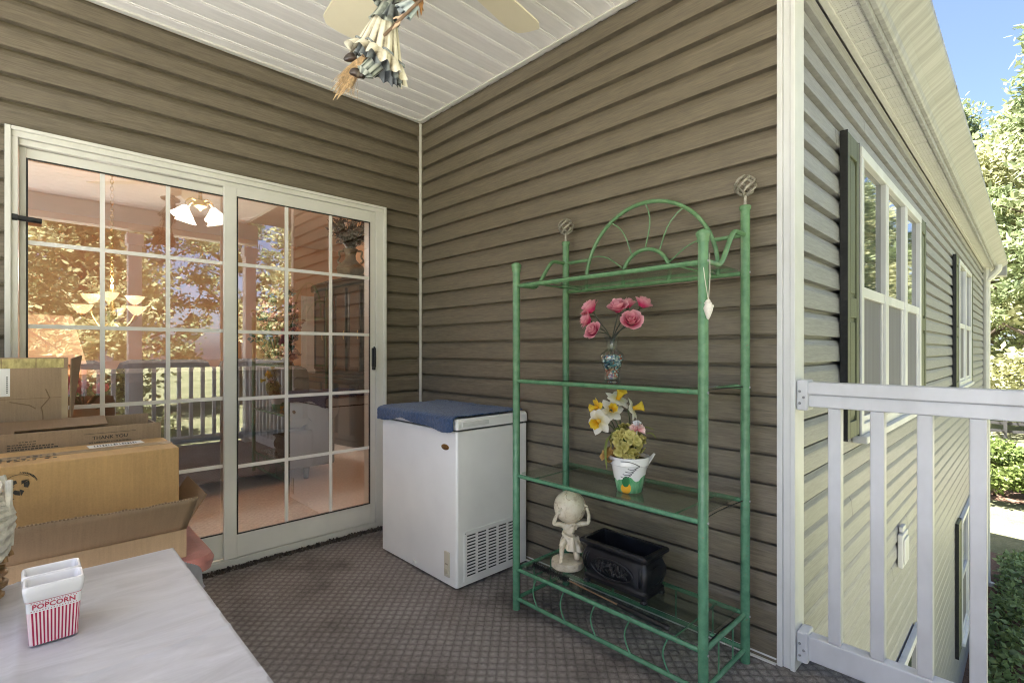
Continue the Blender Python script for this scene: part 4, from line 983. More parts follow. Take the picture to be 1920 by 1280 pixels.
# ---------------------------------------------------------------- chimney-style brush
br = thing('long_brush', 'black bristle brush on a wire rod lying along the front of the bottom shelf', 'brush', (-.383, -1.40, TOPZ(.170)))
g = G(); r = random.Random(8)
g.tube([(0, .0, .020), (-.004, -.20, .018)], .003, 6)
for k in range(1500):
    y = -.195*r.random(); a = r.uniform(0, 2*pi); q = .019*r.uniform(.8, 1.05); p = Vector((-.004*abs(y)/.2, y, .0195)); d = Vector((cos(a), r.uniform(-.25, .25), sin(a)))
    e = p + d*q; e.z = max(.001, e.z); s = Vector((0, .0007, 0)); g.add([p-s, p+s, e], [(0, 1, 2)])
g.build('bristles', mat('bristle_black', (.008, .008, .009), .6, amt=.3), br)
g = G(); g.tube(smooth_path([(-.004, -.19, .018), (-.006, -.30, .013), (-.012, -.435, .010)], 6), .0028, 8); g.build('rod', mat('brass_wire', (.42, .28, .18), .35, .8), br)
g = G(); M = lookM((-.012, -.21, 0)); g.lathe([(0, 0), (.0075, 0), (.0085, .004), (.0075, .010), (.0095, .03), (.0105, .10), (.0098, .16), (.0082, .175), (.0105, .185), (.0105, .198), (.008, .206), (0, .208)], (-.012, -.43, .0108), 16, M=M); g.build('handle', mat('black_wood', (.010, .010, .012), .3, amt=.2), br)
# ---------------------------------------------------------------- table under a cloth, and what stands on it
TX0, TX1, TY0, TY1, TZ = -2.42, -1.652, -2.56, -1.375, .612
tb = thing('table', 'low table hidden under a pale grey tablecloth in the near left corner', 'table', (-2.036, -1.97, 0))
WOODW = mat('white_painted_wood', (.70, .69, .67), .45, amt=.05, ns=5)
g = G(); g.box(TX0+2.036, TX1+2.036-.008, TY0+1.97, TY1+1.97-.008, TZ-.03, TZ-.004); g.build('tabletop', WOODW, tb)
for sx in (TX0+.06, TX1-.06):
    for sy in (TY0+.06, TY1-.06):
        g = G(); g.box(sx+2.036-.022, sx+2.036+.022, sy+1.97-.022, sy+1.97+.022, 0, TZ-.031); g.build('leg', WOODW, tb, bevel=.003)
def cloth_mat():
    m, nt, b = newmat('satin_tablecloth'); co = objco(nt)
    f = noi(nt, co, 5, 5, .65, (1.0, 3.2, 1), 1.2); f2 = noi(nt, co, 700, 1)
    col = ramp(nt, f, [(.35, (.40, .39, .41)), (.55, (.49, .48, .505)), (.7, (.55, .54, .57))]); nt.links.new(col, b.inputs['Base Color'])
    nt.links.new(ramp(nt, f, [(.35, (.5,)*3), (.65, (.65,)*3)]), b.inputs['Roughness']); b.inputs['Sheen Weight'].default_value = .15
    h = mth(nt, 'ADD', mth(nt, 'MULTIPLY', noi(nt, co, 4, 3, .5, (1, 2.2, 1), .8), 1), mth(nt, 'MULTIPLY', f2, .006)); bump(nt, h, b, .22, .02); return m
def clf(u, v):
    ov = .16; x = TX0 - ov + (TX1-TX0+2*ov)*u; y = TY0 - ov + (TY1-TY0+2*ov)*v; dx = max(TX0-x, x-TX1, 0); dy = max(TY0-y, y-TY1, 0)
    n = mnoise.noise(Vector((x*3, y*3, 0))); z = TZ + .0016*n + .0012*mnoise.noise(Vector((x*9+y*6, y*3, 2))) + .0030*math.exp(-((x+1.93+.01*sin(y*5))/.006)**2) + .0030*math.exp(-((y+1.86+.01*sin(x*6))/.006)**2) - .0025*math.exp(-((y+2.12)/.007)**2)
    cx_ = min(max(x, TX0), TX1); cy_ = min(max(y, TY0), TY1)
    rip = .012*sin((x+y)*26)*min(1, max(dx, dy)/.08)
    if dx or dy:
        d = max(dx, dy); z = TZ - d*.985 - .0; fl = .05*d/.16
        if dx: cx_ += (fl + rip)*(1 if x > TX1 else -1)
        if dy: cy_ += (fl + rip)*(1 if y > TY1 else -1)
        if dx and dy: k = min(dx, dy); cx_ += .35*k*(1 if x > TX1 else -1); cy_ += .35*k*(1 if y > TY1 else -1)
    return (cx_, cy_, z)
g = G(); g.grid(clf, 170, 220)
tag(g.build('tablecloth', cloth_mat(), sharp=80), 'pale grey satin tablecloth draped over the low table', 'tablecloth')
POPW = mat('popcorn_glaze', (.80, .77, .77), .18, amt=.03)
def pop_mat():
    m, nt, b = newmat('red_striped_glaze'); co = objco(nt); sp = nd(nt, 'ShaderNodeSeparateXYZ'); nt.links.new(co, sp.inputs[0])
    k = mth(nt, 'DIVIDE', 1.0, mth(nt, 'ADD', .064, mth(nt, 'MULTIPLY', sp.outputs[2], .11)))
    s = mth(nt, 'SINE', mth(nt, 'MULTIPLY', mth(nt, 'MULTIPLY', mth(nt, 'ADD', sp.outputs[0], mth(nt, 'ADD', mth(nt, 'ADD', sp.outputs[1], .020), mth(nt, 'MULTIPLY', sp.outputs[2], .045))), k), 2*pi*15))
    col = mixc(nt, mth(nt, 'GREATER_THAN', s, .05), (.82, .62, .63), (.40, .012, .06))
    nt.links.new(col, b.inputs['Base Color']); b.inputs['Roughness'].default_value = .2; return m
POPR = pop_mat(); RED = mat('red_ink', (.42, .015, .055), .3)
def popcorn(x, y, label):
    t = thing('popcorn_holder', label, 'popcorn holder', (x, y, TZ+.0025), 0.0, 'ceramic popcorn holders on the table')
    def L_(z, off=0): k = z/.100; return rrect(.062+.011*k+off, .040+.009*k+off, .007, z)
    g = G(); g.loops([L_(.0, -.004), L_(.0015), L_(.056)], cap0=True); g.build('striped_body', POPR, t)
    g = G(); g.loops([L_(.056), L_(.074)]); b = g.build('name_band', POPW, t)
    g = G(); g.loops([L_(.074, .0), L_(.076, .003), L_(.090, .0055), L_(.0965, .0055), L_(.1, .002), L_(.1005, -.003), L_(.097, -.0075), L_(.085, -.010), L_(.02, -.008)], cap1=True); g.build('rim', POPW, t)
    tx = text_geo('POPCORN', .0125, .0002, .022)
    yb = -(.040+.009*.65)/2
    tx.xf(Matrix.Translation((0, yb-.0004, .065)) @ Matrix.Rotation(pi/2, 4, 'X') @ Matrix.Diagonal((.92, .9, 1, 1))); tx.build('lettering', RED, b)
    d = G()
    for k in range(17):
        for zz in (.0585, .0715): d.obox((-.028+.0035*k, -(.040+.009*zz/.1)/2-.0002, zz), (.0013, .0006, .0013), Matrix.Rotation(.7, 3, 'Y'))
    d.build('dot_border', RED, b)
    g = G(); g.loops([L_(.0735, .0006), L_(.0745, .0006)]); g.build('pinstripe', RED, b)
popcorn(-1.880, -1.700, 'red striped white popcorn holder, the nearer one showing its name')
popcorn(-1.881, -1.645, 'white popcorn holder mostly hidden behind the nearer one')
# wicker
WK = mat('brown_wicker', (.27, .15, .055), .45, amt=.4, ns=30); WKW = mat('whitewashed_rope', (.62, .58, .50), .7, amt=.2, ns=60, bs=.4, bn=200)
wb = thing('wicker_basket', 'brown wicker basket at the left picture edge behind the popcorn holders', 'basket', (-2.035, -1.47, TZ+.003))
g = G()
for k in range(7):
    z = .006 + k*.0115; rr = .078 + .010*math.sin(k*.5); g.tube([((rr + .005*sin(j*pi/3 + k*pi))*cos(2*pi*j/60), (rr + .005*sin(j*pi/3 + k*pi))*sin(2*pi*j/60), z) for j in range(60)], .0058, 6, closed=True)
g.build('weave', WK, wb)
g = G()
for j in range(20):
    a = 2*pi*j/20; g.tube([(.078*cos(a), .078*sin(a), .0), (.084*cos(a), .084*sin(a), .04), (.082*cos(a), .082*sin(a), .085)], .0035, 6)
g.build('stakes', WK, wb)
g = G(); g.tube([(.087*cos(2*pi*j/40), .087*sin(2*pi*j/40), .086+.004*sin(j*1.9)) for j in range(40)], .008, 8, closed=True)
for k in range(16):
    a = 2*pi*k/16; c = Vector((.088*cos(a), .088*sin(a), .084)); g.tube([c + Vector((cos(a)*cos(q)*.013, sin(a)*cos(q)*.013, sin(q)*.014)) + Vector((-sin(a), cos(a), 0))*(.004*q) for q in [2*pi*i/10 for i in range(9)]], .004, 6)
g.build('braided_rim', WK, wb)
wr_ = thing('rope_bundle', 'whitewashed coiled rope bundle resting in the brown wicker basket', 'rope bundle', (-2.035, -1.47, TZ+.097))
g = G()
for k in range(9):
    z = .008 + k*.0155; rr = .088 + .012*math.sin(k*.42+.3); ph = k*.7
    g.tube([((rr)*cos(2*pi*j/48), (rr)*sin(2*pi*j/48), z + .010*sin(2*pi*j/48*2+ph)) for j in range(48)], .0088, 8, closed=True)
for k in range(10):
    a = 2*pi*k/10; g.tube(smooth_path([((.098+.003*sin(3*t))*cos(a+t*.5), (.098+.003*sin(3*t))*sin(a+t*.5), .01+.13*t) for t in [i/6 for i in range(7)]], 3), .0055, 6)
g.build('coils', WKW, wr_)
g = G(); g.lathe([(0, .0), (.075, .0), (.080, .06), (.07, .14), (0, .145)], (0, 0, 0), 24); g.build('filling', WKW, wr_)

# ---------------------------------------------------------------- bench and cartons
bn = thing('bench', 'white bench with a dusty red cushion under the cardboard cartons', 'bench', (-2.058, -.80, 0))
g = G(); g.loops([rrect(1.13, .60, .05, z, k=6) for z in (.425, .428)] + [rrect(1.14, .61, .055, .440, k=6), rrect(1.145, .615, .055, .455, k=6), rrect(1.13, .60, .055, .470, k=6), rrect(1.08, .55, .05, .476, k=6)], cap0=True, cap1=True); cu = g.build('cushion', mat('dusty_red_fabric', (.44, .17, .14), .9, amt=.18, ns=20, bs=.3, bn=500, sheen=.3), bn)
g = G(); g.box(-.535, .535, -.27, .27, .36, .424); g.build('apron', WOODW, bn, bevel=.006)
for sx in (-1, 1):
    for sy in (-1, 1):
        g = G(); pts = smooth_path([(sx*.50, sy*.245, .3595), (sx*.515, sy*.26, .30), (sx*.505, sy*.25, .20), (sx*.49, sy*.24, .08), (sx*.505, sy*.255, .025), (sx*.52, sy*.27, .012)], 5)
        n = len(pts); g.tube(pts, [.036 - .020*min(1, i/(n*.75)) + (.012 if i > n*.85 else 0) for i in range(n)], 12); g.build('leg', WOODW, bn)
def card(name, c, c2=None):
    m, nt, b = newmat(name); co = objco(nt)
    f = noi(nt, co, 3.5, 5, .6); g_ = noi(nt, co, 1, 3, .6, (140, 6, 8)); f3 = noi(nt, co, 260, 2)
    ff = mth(nt, 'ADD', mth(nt, 'MULTIPLY', f, .55), mth(nt, 'ADD', mth(nt, 'MULTIPLY', g_, .25), mth(nt, 'MULTIPLY', f3, .2)))
    nt.links.new(ramp(nt, ff, [(.36, mul(c, .80)), (.5, c), (.64, mul(c, 1.18))]), b.inputs['Base Color']); b.inputs['Roughness'].default_value = .75; bump(nt, ff, b, .35, .003); return m
KB = card('kraft_brown', (.30, .205, .125)); KO = card('kraft_orange', (.47, .285, .115)); KD = card('kraft_inside', (.20, .125, .065)); KT = card('kraft_tan', (.40, .27, .155))
TAPE = mat('packing_tape', (.42, .31, .19), .12, amt=.1, ns=10); PRN = mat('carton_print', (.035, .028, .02), .7); LBL = mat('white_label', (.75, .73, .70), .4, amt=.04)
def rough_edge(g, a, b, t, nrm, amp, seed, m=0):
    """corrugated edge strip between two points"""
    r = random.Random(seed); a = Vector(a); b = Vector(b); n = int((b-a).length/.004); up = Vector(nrm)
    for i in range(n):
        p = a.lerp(b, i/n); q = a.lerp(b, (i+.55)/n); h = up*amp*r.uniform(.4, 1); s = Vector(t)
        g.add([p, q, q+h, p+h, p+s, q+s, q+s+h, p+s+h], [(0, 1, 2, 3), (7, 6, 5, 4), (3, 2, 6, 7)], m)
def panel(g, p0, p1, p2, p3, th, m=0):
    """thin cardboard panel through four corners, thickened along its normal"""
    P = [Vector(p) for p in (p0, p1, p2, p3)]; n = (P[1]-P[0]).cross(P[3]-P[0]).normalized()*th
    g.add(P + [p+n for p in P], [(0, 3, 2, 1), (4, 5, 6, 7), (0, 1, 5, 4), (1, 2, 6, 5), (2, 3, 7, 6), (3, 0, 4, 7)], m)
# outer open carton on the bench
oc = thing('open_carton', 'open brown carton with torn front flap raised, holding the orange carton', 'carton', (-1.99, -.895, .4775))
B0 = Vector((-1.99, -.895, .4775)); x0, x1, y0, y1, h = -.44, .425, -.185, .155, .083; T = .004
g = G(); g.box(x0, x1, y0, y0+T, 0, h); g.build('front_wall', KT, oc)
g = G(); g.box(x1-T, x1, y0+T+.0005, y1, 0, h); g.box(x0, x0+T, y0+T+.0005, y1, 0, h); g.box(x0+T+.0005, x1-T-.0005, y1-T, y1, 0, h); g.box(x0+T+.0005, x1-T-.0005, y0+T+.0005, y1-T-.0005, 0, T); g.build('carton_wall', KT, oc)
g = G()
nx = 40
def flap(u, v):
    x = x0 + .0 + (x1-x0)*u; lift = 1 + .05*mnoise.noise(Vector((x*5, 0, 0)))
    return Vector((x + .012*v*(u-.2), y0 - .098*v - .004*sin(pi*v), h + .001 + .112*v*lift + (.003*mnoise.noise(Vector((x*25, 7, 0))) if v == 1 else 0)))
g.grid(flap, nx, 6); fo = g.build('flap', KB, oc); m_ = fo.modifiers.new('t', 'SOLIDIFY'); m_.thickness = .0042; m_.offset = -1
g = G(); a = [flap(i/120, 1.0) for i in range(121)]; r = random.Random(5)
for i in range(120):
    p, q = a[i], a[i].lerp(a[i+1], .6); hh = Vector((0, -.0005, .0035*r.uniform(.3, 1))); s = Vector((0, .0035, .001)); g.add([p, q, q+hh, p+hh, p+s, q+s, q+s+hh, p+s+hh], [(0, 1, 2, 3), (7, 6, 5, 4), (3, 2, 6, 7)])
g.build('torn_edge', KD, fo)
g = G(); panel(g, (x1, y0+.03, h), (x1, y1-.02, h), (x1+.064, y1-.03, h+.095), (x1+.060, y0+.035, h+.088), .004); g.build('flap', KD, oc)
g = G(); panel(g, (x1-.02, y0-.012, h+.014), (x1+.002, y0-.012, h+.014), (x1+.010, y0-.094, h+.108), (x1-.04, y0-.094, h+.108), .001); g.xf(Matrix.Translation((0, .0, .0065))); g.build('tape', TAPE, oc)
# orange carton
og = thing('orange_carton', 'long orange-tan carton with recycling symbol inside the open brown carton', 'carton', (-1.99, -.875, .482))
A = Vector((-1.99, -.875, .482)); ox1 = .421; oy0, oy1 = -.125, .130; oh = .315
g = G(); g.box(-.435, ox1, oy0, oy1, 0, oh); g.build('box', KO, og, bevel=.0025)
g = G(); g.box(-.42, ox1-.06, -.028, .028, oh+.0003, oh+.0011); g.box(ox1-.06, ox1-.0, -.028, .028, oh+.0004, oh+.0013); tp = g.build('tape', TAPE, og)
g = G(); g.obox((.285, .070, oh+.0009), (.14, .062, .0006), Matrix.Rotation(.05, 3, 'Z')); lb = g.build('label', LBL, og)
g = G(); r = random.Random(3)
for k in range(16): w_ = r.uniform(.002, .006); g.box(.23+.007*k, .23+.007*k+w_*.8, .052+.003*(k % 3), .085, oh+.0013, oh+.0015)
g.build('barcode', PRN, lb)
g = G(); r = random.Random(14)
for k in range(26):
    x = .02 + .0088*k + r.uniform(-.004, .004)
    if .14 < x: continue
    for q in range(3):
        if r.random() < .75: g.obox((x, -.06+.03*q+r.uniform(-.006, .006), oh+.0014), (r.uniform(.004, .009), r.uniform(.008, .016), .0004), Matrix.Rotation(r.uniform(-.1, .1), 3, 'Z'))
g.build('stamped_print', PRN, og)
XS_, ZS_ = .062, .259
g = G()                                                     # three chasing arrows
for k in range(3):
    a0 = pi/2 + 2*pi*k/3
    def pt(rad, a): return (rad*cos(a), rad*sin(a))
    body_ = [pt(.0185, a0+.25), pt(.0215, a0+.75), pt(.0235, a0+1.15), pt(.012, a0+1.25), pt(.0105, a0+.8), pt(.010, a0+.3)]
    g.prism(body_, lambda u, v, s: (XS_+u, oy0-.0004-.0004*s, ZS_+v))
    g.prism([pt(.026, a0+1.22), pt(.0165, a0+1.78), pt(.007, a0+1.30)], lambda u, v, s: (XS_+u, oy0-.0004-.0004*s, ZS_+v))
g.tube([(XS_+.032*cos(a), oy0-.0006, ZS_+.032*sin(a)) for a in [.9+4.9*i/40 for i in range(30)]], .0007, 5)
g.build('recycling_symbol', PRN, og)
g = G(); r = random.Random(15)
for i in range(13):
    a = .35 + i*.095; rad = .037; g.obox((XS_+rad*cos(a), oy0-.0005, ZS_+rad*sin(a)), (.0028*r.uniform(.6, 1), .0005, .0048*r.uniform(.6, 1)), Matrix.Rotation(-a+pi/2, 3, 'Y'))
g.build('symbol_print', PRN, og)
# THANK YOU carton
ty = thing('thank_you_carton', 'brown mailing carton printed THANK YOU standing behind the orange carton', 'carton', (-1.99, -.62, .4775))
fy = -.118; th_ = .372; fx1 = .416
g = G(); g.box(-.46, fx1, fy, fy+.004, 0, th_); fw = g.build('front_wall', KB, ty, bevel=.001)
g = G(); g.box(fx1-.004, fx1, fy+.0045, .11, 0, th_-.012); g.box(-.46, -.456, fy+.0045, .11, 0, th_-.012); g.box(-.4555, fx1-.0045, .106, .11, 0, th_+.012); g.box(-.4555, fx1-.0045, fy+.0045, .1055, 0, .004); g.build('carton_wall', KB, ty)
g = G(); panel(g, (-.455, -.02, th_-.012), (.28, -.01, th_-.006), (.28, .10, th_+.012), (-.455, .10, th_+.008), .004); panel(g, (-.455, fy+.006, th_-.02), (.05, fy+.006, th_-.02), (.05, -.03, th_-.004), (-.455, -.03, th_-.008), .004); g.build('flap', KD, ty)
def ptext(s, size, x, z, bold, nm, par, y, sx=1.0, mt=PRN, al='CENTER'):
    tg = text_geo(s, size, .0002, bold, al); tg.xf(Matrix.Translation((x, y, z)) @ Matrix.Rotation(pi/2, 4, 'X') @ Matrix.Diagonal((sx, 1, 1, 1))); return tg.build(nm, mt, par)
ptext('THANK YOU', .0150, .277, .3375, .018, 'lettering', fw, fy-.0005, 1.05)
ptext('WE APPRECIATE YOUR BUSINESS!', .0074, .277, .3225, .014, 'lettering', fw, fy-.0005, 1.0)
g = G()
for zz, wd in ((.352, .135), (.3155, .15)): g.box(.277-wd/2, .277+wd/2, fy-.0008, fy-.0003, zz-.0006, zz+.0006)
g.build('print_rule', PRN, fw)
r = random.Random(41); g = G()
for k, (hh, wd) in enumerate(((.0022, .13), (.0026, .115), (.0036, .20), (.0036, .21), (.0036, .09))):
    x = .035 if k else .060; zz = .345-.0072*k; wd *= .50
    while x < .035 + wd:
        w_ = r.uniform(.003, .009); g.box(x, x+w_, fy-.0008, fy-.0003, zz-hh/2, zz+hh/2); x += w_+r.uniform(.001, .003)
g.build('small_print', PRN, fw)
# tall carton near the door
tc = thing('tall_carton', 'tall open brown carton with white label beside the sliding door', 'carton', (-2.075, -.285, 0))
hx_, hy_, hh_ = .27, .165, 1.075
g = G(); g.box(-hx_, hx_, -hy_, -hy_+.004, .0, hh_); fw = g.build('front_wall', KB, tc, bevel=.001)
g = G(); g.box(hx_-.004, hx_, -hy_+.0045, hy_, 0, hh_-.01); g.box(-hx_, -hx_+.004, -hy_+.0045, hy_, 0, hh_-.01); g.box(-hx_+.0045, hx_-.0045, hy_-.004, hy_, 0, hh_-.02); g.box(-hx_+.0045, hx_-.0045, -hy_+.0045, hy_-.0045, 0, .004); g.build('carton_wall', KB, tc)
g = G(); panel(g, (hx_+.002, -hy_+.004, hh_-.26), (hx_+.012, hy_-.06, hh_-.26), (hx_+.050, hy_-.08, hh_+.006), (hx_+.006, -hy_+.002, hh_-.004), .004); g.build('flap', KB, tc)
g = G(); g.box(-hx_+.0, hx_-.012, -hy_-.0008, -hy_-.0003, hh_-.036, hh_-.004)
g.build('glue_strip', mat('yellowed_tape', (.44, .36, .15), .2, amt=.35, ns=40, sc=(2, 1, 1)), fw)
g = G()
for k in range(6): x = -hx_+.03+k*.085; g.box(x, x+.002, -hy_-.0012, -hy_-.0009, hh_-.036, hh_-.004)
g.build('strip_crease', KD, fw)
g = G(); g.box(.052, .122, -hy_-.001, -hy_-.0003, .944, 1.038); lb = g.build('label', LBL, fw)
g = G()
for k in range(9): g.box(.113, .1165, -hy_-.0014, -hy_-.0011, .955+.0065*k, .955+.0065*k+.004)
g.build('label_print', PRN, lb)
g = G(); r = random.Random(2); p = Vector((.21, -hy_-.0006, hh_-.11)); pts = [p]
for k in range(7): p = p + Vector((r.uniform(-.012, .006), 0, -.016)); pts.append(p)
g.tube(pts, .0016, 5); g.tube([(.12, -hy_-.0006, hh_-.15), (.17, -hy_-.0006, hh_-.165), (.185, -hy_-.0006, hh_-.178)], .0014, 5); g.box(-.27, .26, -hy_-.0006, -hy_-.0002, hh_-.142, hh_-.1405); g.build('crease', KD, fw)
g = G(); g.box(hx_-.018, hx_-.0005, -hy_-.0009, -hy_-.0003, hh_-.24, hh_-.04); g.build('tape', TAPE, fw)
# ---------------------------------------------------------------- ceiling fan
FANW = mat('fan_cream', (.80, .73, .54), .45, amt=.04, ns=6)
fan = thing('ceiling_fan', 'cream five-bladed ceiling fan under the porch ceiling', 'ceiling fan', (-1.115, -1.587, 2.36))
g = G(); g.lathe([(0, .258), (.065, .258), (.07, .245), (.055, .215), (.018, .205), (.014, .2), (.014, .10), (.05, .095), (.105, .075), (.118, .04), (.115, .005), (.09, -.02), (.05, -.03), (0, -.03)], (0, 0, 0), 36); g.build('motor', FANW, fan)
g = G(); g.lathe([(0, -.0305), (.045, -.0305), (.05, -.05), (.045, -.09), (.02, -.10), (0, -.10)], (0, 0, 0), 28); g.build('switch_housing', FANW, fan)
bl = None
for k in range(5):
    a = radians(9 + 72*k + 1); 
    out = []
    for u, v in ((.165, .048), (.20, .053), (.40, .064), (.585, .071), (.605, .069), (.622, .058), (.634, .052), (.640, .040), (.643, 0)): out.append((u, v))
    poly = out + [(u, -v) for u, v in out[::-1][1:]]
    g = G(); g.prism(poly, lambda u, v, s: (u, v, -.0035 + .007*s + v*.19)); M = Matrix.Rotation(a, 4, 'Z'); g.xf(M); b = g.build('blade', FANW, fan, bevel=.002)
    g = G(); g.prism([(.085, .018), (.16, .03), (.23, .040), (.235, -.040), (.16, -.03), (.085, -.018)], lambda u, v, s: (u, v, .006 + .004*s + v*.19)); g.xf(M); g.build('blade_iron', FANW, b)

# ---------------------------------------------------------------- hanging witch doll
W0 = Vector((-1.172, -1.559, 1.955)); K = .001536
wt = thing('witch_doll', 'resin witch doll in ruffled ivory skirt on a straw broom, hanging from the fan', 'doll', W0)
def px(x, y, b=0): return Rv*((x-720)*K) + Zv*((100-y)*K) + Bv*b
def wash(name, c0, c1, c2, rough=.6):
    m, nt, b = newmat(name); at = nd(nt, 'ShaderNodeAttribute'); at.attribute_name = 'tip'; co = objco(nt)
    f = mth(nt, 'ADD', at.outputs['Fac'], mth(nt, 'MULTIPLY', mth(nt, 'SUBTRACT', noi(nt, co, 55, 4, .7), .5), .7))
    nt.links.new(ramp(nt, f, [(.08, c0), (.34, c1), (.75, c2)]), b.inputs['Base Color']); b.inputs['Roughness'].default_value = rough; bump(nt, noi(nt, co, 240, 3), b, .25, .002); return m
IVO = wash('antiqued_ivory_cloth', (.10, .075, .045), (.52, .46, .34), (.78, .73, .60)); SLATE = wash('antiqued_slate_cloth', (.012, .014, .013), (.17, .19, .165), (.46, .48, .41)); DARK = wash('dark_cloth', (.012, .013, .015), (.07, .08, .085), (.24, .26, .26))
def loft(pg, rings, n=64, folds=9, amp=(.0, .2), ph=0, wave=0.0, sharp=1.0):
    """rings: (centre, e1, e2) per step; folds grow down the loft; tip = how far out of a fold a vertex sits"""
    k = len(rings); o = len(pg.v)
    for i, (c, e1, e2) in enumerate(rings):
        t = i/(k-1); A = amp[0] + (amp[1]-amp[0])*t
        for j in range(n):
            a = 2*pi*j/n; s_ = sin(folds*a + ph + .6*sin(2*a+1)) + .35*sin(folds*2.3*a+ph*2); f = 1 + A*s_
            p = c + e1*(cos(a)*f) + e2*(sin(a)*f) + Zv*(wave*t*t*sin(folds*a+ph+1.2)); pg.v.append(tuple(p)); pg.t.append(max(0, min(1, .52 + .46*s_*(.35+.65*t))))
    for i in range(k-1):
        for j in range(n): pg.f.append((o+i*n+j, o+i*n+(j+1) % n, o+(i+1)*n+(j+1) % n, o+(i+1)*n+j)); pg.m.append(0); pg.s.append(True)
def rings(c0, c1, a0, a1, b0, b1, n, pw=1.0, e2z=0.0):
    out = []
    for i in range(n):
        t = i/(n-1); q = t**pw; c = c0.lerp(c1, t); out.append((c, a0.lerp(a1, q), Bv*(b0+(b1-b0)*q) + Zv*(e2z*q)))
    return out
E1 = lambda dx, dy: Rv*(dx*K) - Zv*(dy*K)
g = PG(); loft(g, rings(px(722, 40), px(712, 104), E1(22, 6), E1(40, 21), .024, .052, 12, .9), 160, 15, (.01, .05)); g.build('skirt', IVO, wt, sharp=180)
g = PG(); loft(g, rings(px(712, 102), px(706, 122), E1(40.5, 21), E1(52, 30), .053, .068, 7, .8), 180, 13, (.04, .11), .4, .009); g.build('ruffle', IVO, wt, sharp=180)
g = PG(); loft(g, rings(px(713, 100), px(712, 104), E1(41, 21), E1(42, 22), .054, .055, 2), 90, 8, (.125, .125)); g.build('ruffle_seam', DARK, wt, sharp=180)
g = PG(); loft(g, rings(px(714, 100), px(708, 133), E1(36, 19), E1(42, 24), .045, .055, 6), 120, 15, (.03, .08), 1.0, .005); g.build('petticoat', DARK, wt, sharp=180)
# bloomers, boots
for c, e, nm in ((px(690, 135, .03), px(668, 108, .0), 0), (px(712, 140, .02), px(700, 148, .03), 1)):
    pass
g = PG(); loft(g, rings(px(712, 122, .015), px(692, 146, .03), E1(16, 6), E1(12, 8), .026, .02, 8), 60, 9, (.01, .06)); loft(g, rings(px(692, 146, .03), px(686, 152, .03), E1(13, 9), E1(7, 4), .022, .01, 3), 40, 7, (.12, .12)); g.build('bloomer', SLATE, wt, sharp=180)
g = PG(); loft(g, rings(px(700, 112, -.01), px(676, 104, .0), E1(7, -16), E1(6, -11), .024, .018, 8), 60, 9, (.01, .06)); g.build('bloomer', SLATE, wt, sharp=180)
for P_ in ([px(688, 152, .03), px(680, 150, .03), px(672, 148, .035), px(664, 152, .04)], [px(676, 103), px(668, 106), px(658, 110, .005), px(647, 116, .01)]):
    g = G(); g.tube(smooth_path(P_, 4), [.010, .010, .010, .010, .011, .012, .0125, .0125, .012, .011, .009, .006, .003], 10); g.build('boot', mat('boot_brown', (.045, .028, .02), .35, amt=.4, ns=60), wt)
    g = G(); g.tube([P_[0].lerp(P_[1], .9), P_[1].lerp(P_[2], .5)], .0118, 10, cap=False); g.build('spat', IVO, wt)
# jacket with peplum, bodice, shawl
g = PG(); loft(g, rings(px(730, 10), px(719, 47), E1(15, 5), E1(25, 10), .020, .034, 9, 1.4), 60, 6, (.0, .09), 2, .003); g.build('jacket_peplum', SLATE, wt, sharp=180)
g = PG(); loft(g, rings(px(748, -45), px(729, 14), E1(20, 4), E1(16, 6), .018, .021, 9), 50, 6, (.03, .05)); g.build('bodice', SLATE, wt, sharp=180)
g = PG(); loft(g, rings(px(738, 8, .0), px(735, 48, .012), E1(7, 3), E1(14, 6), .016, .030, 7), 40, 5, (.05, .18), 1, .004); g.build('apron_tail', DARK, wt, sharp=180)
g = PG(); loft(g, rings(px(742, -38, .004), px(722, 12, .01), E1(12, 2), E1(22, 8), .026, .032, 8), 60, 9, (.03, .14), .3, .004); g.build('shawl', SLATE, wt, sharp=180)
g = G(); g.tube(smooth_path([px(704, 6, .036), px(722, -8, .040), px(744, 14, .040), px(765, -6, .035)], 6), .0022, 6); g.tube(smooth_path([px(745, 26, .04), px(758, 24, .042), px(772, 27, .036)], 6), .0022, 6); g.build('braid_trim', mat('black_braid', (.018, .016, .015), .6, amt=.4), wt)
# arms, hand on the broom
g = PG(); loft(g, rings(px(757, -28, .015), px(776, 18, .03), E1(10, -3), E1(12, -4), .014, .017, 7), 36, 5, (.03, .09)); g.build('sleeve', SLATE, wt, sharp=180)
g = PG(); loft(g, rings(px(780, 22, .032), px(762, 44, .045), E1(9, 8), E1(13, 11), .013, .019, 6), 36, 7, (.03, .13)); g.build('cuff', wash('pale_blue_cuff', (.03, .035, .04), (.30, .36, .38), (.60, .66, .68)), wt, sharp=180)
g = PG(); loft(g, rings(px(735, -25, .02), px(712, 10, .035), E1(9, 3), E1(11, 4), .013, .016, 6), 36, 5, (.03, .09)); g.build('sleeve', SLATE, wt, sharp=180)
SKIN = mat('doll_skin', (.62, .44, .30), .45, amt=.12, ns=60)
H = px(757, 56, .046)
J = {'wr': (px(765, 46, .044), .0062), 'pm': (H, (.0082, .006)), 'kn': (px(753, 63, .047), (.0075, .0055))}
EE = [('wr', 'pm'), ('pm', 'kn')]
for k in range(4):
    b_ = px(757.5-2.8*k, 62+1.8*k, .050); J['a%d' % k] = (b_, .0026); J['b%d' % k] = (b_ + px(720-1.5, 106, .004), .0023); J['c%d' % k] = (b_ + px(720-6.5, 107.5, -.003), .0019)
    EE += [('kn', 'a%d' % k), ('a%d' % k, 'b%d' % k), ('b%d' % k, 'c%d' % k)]
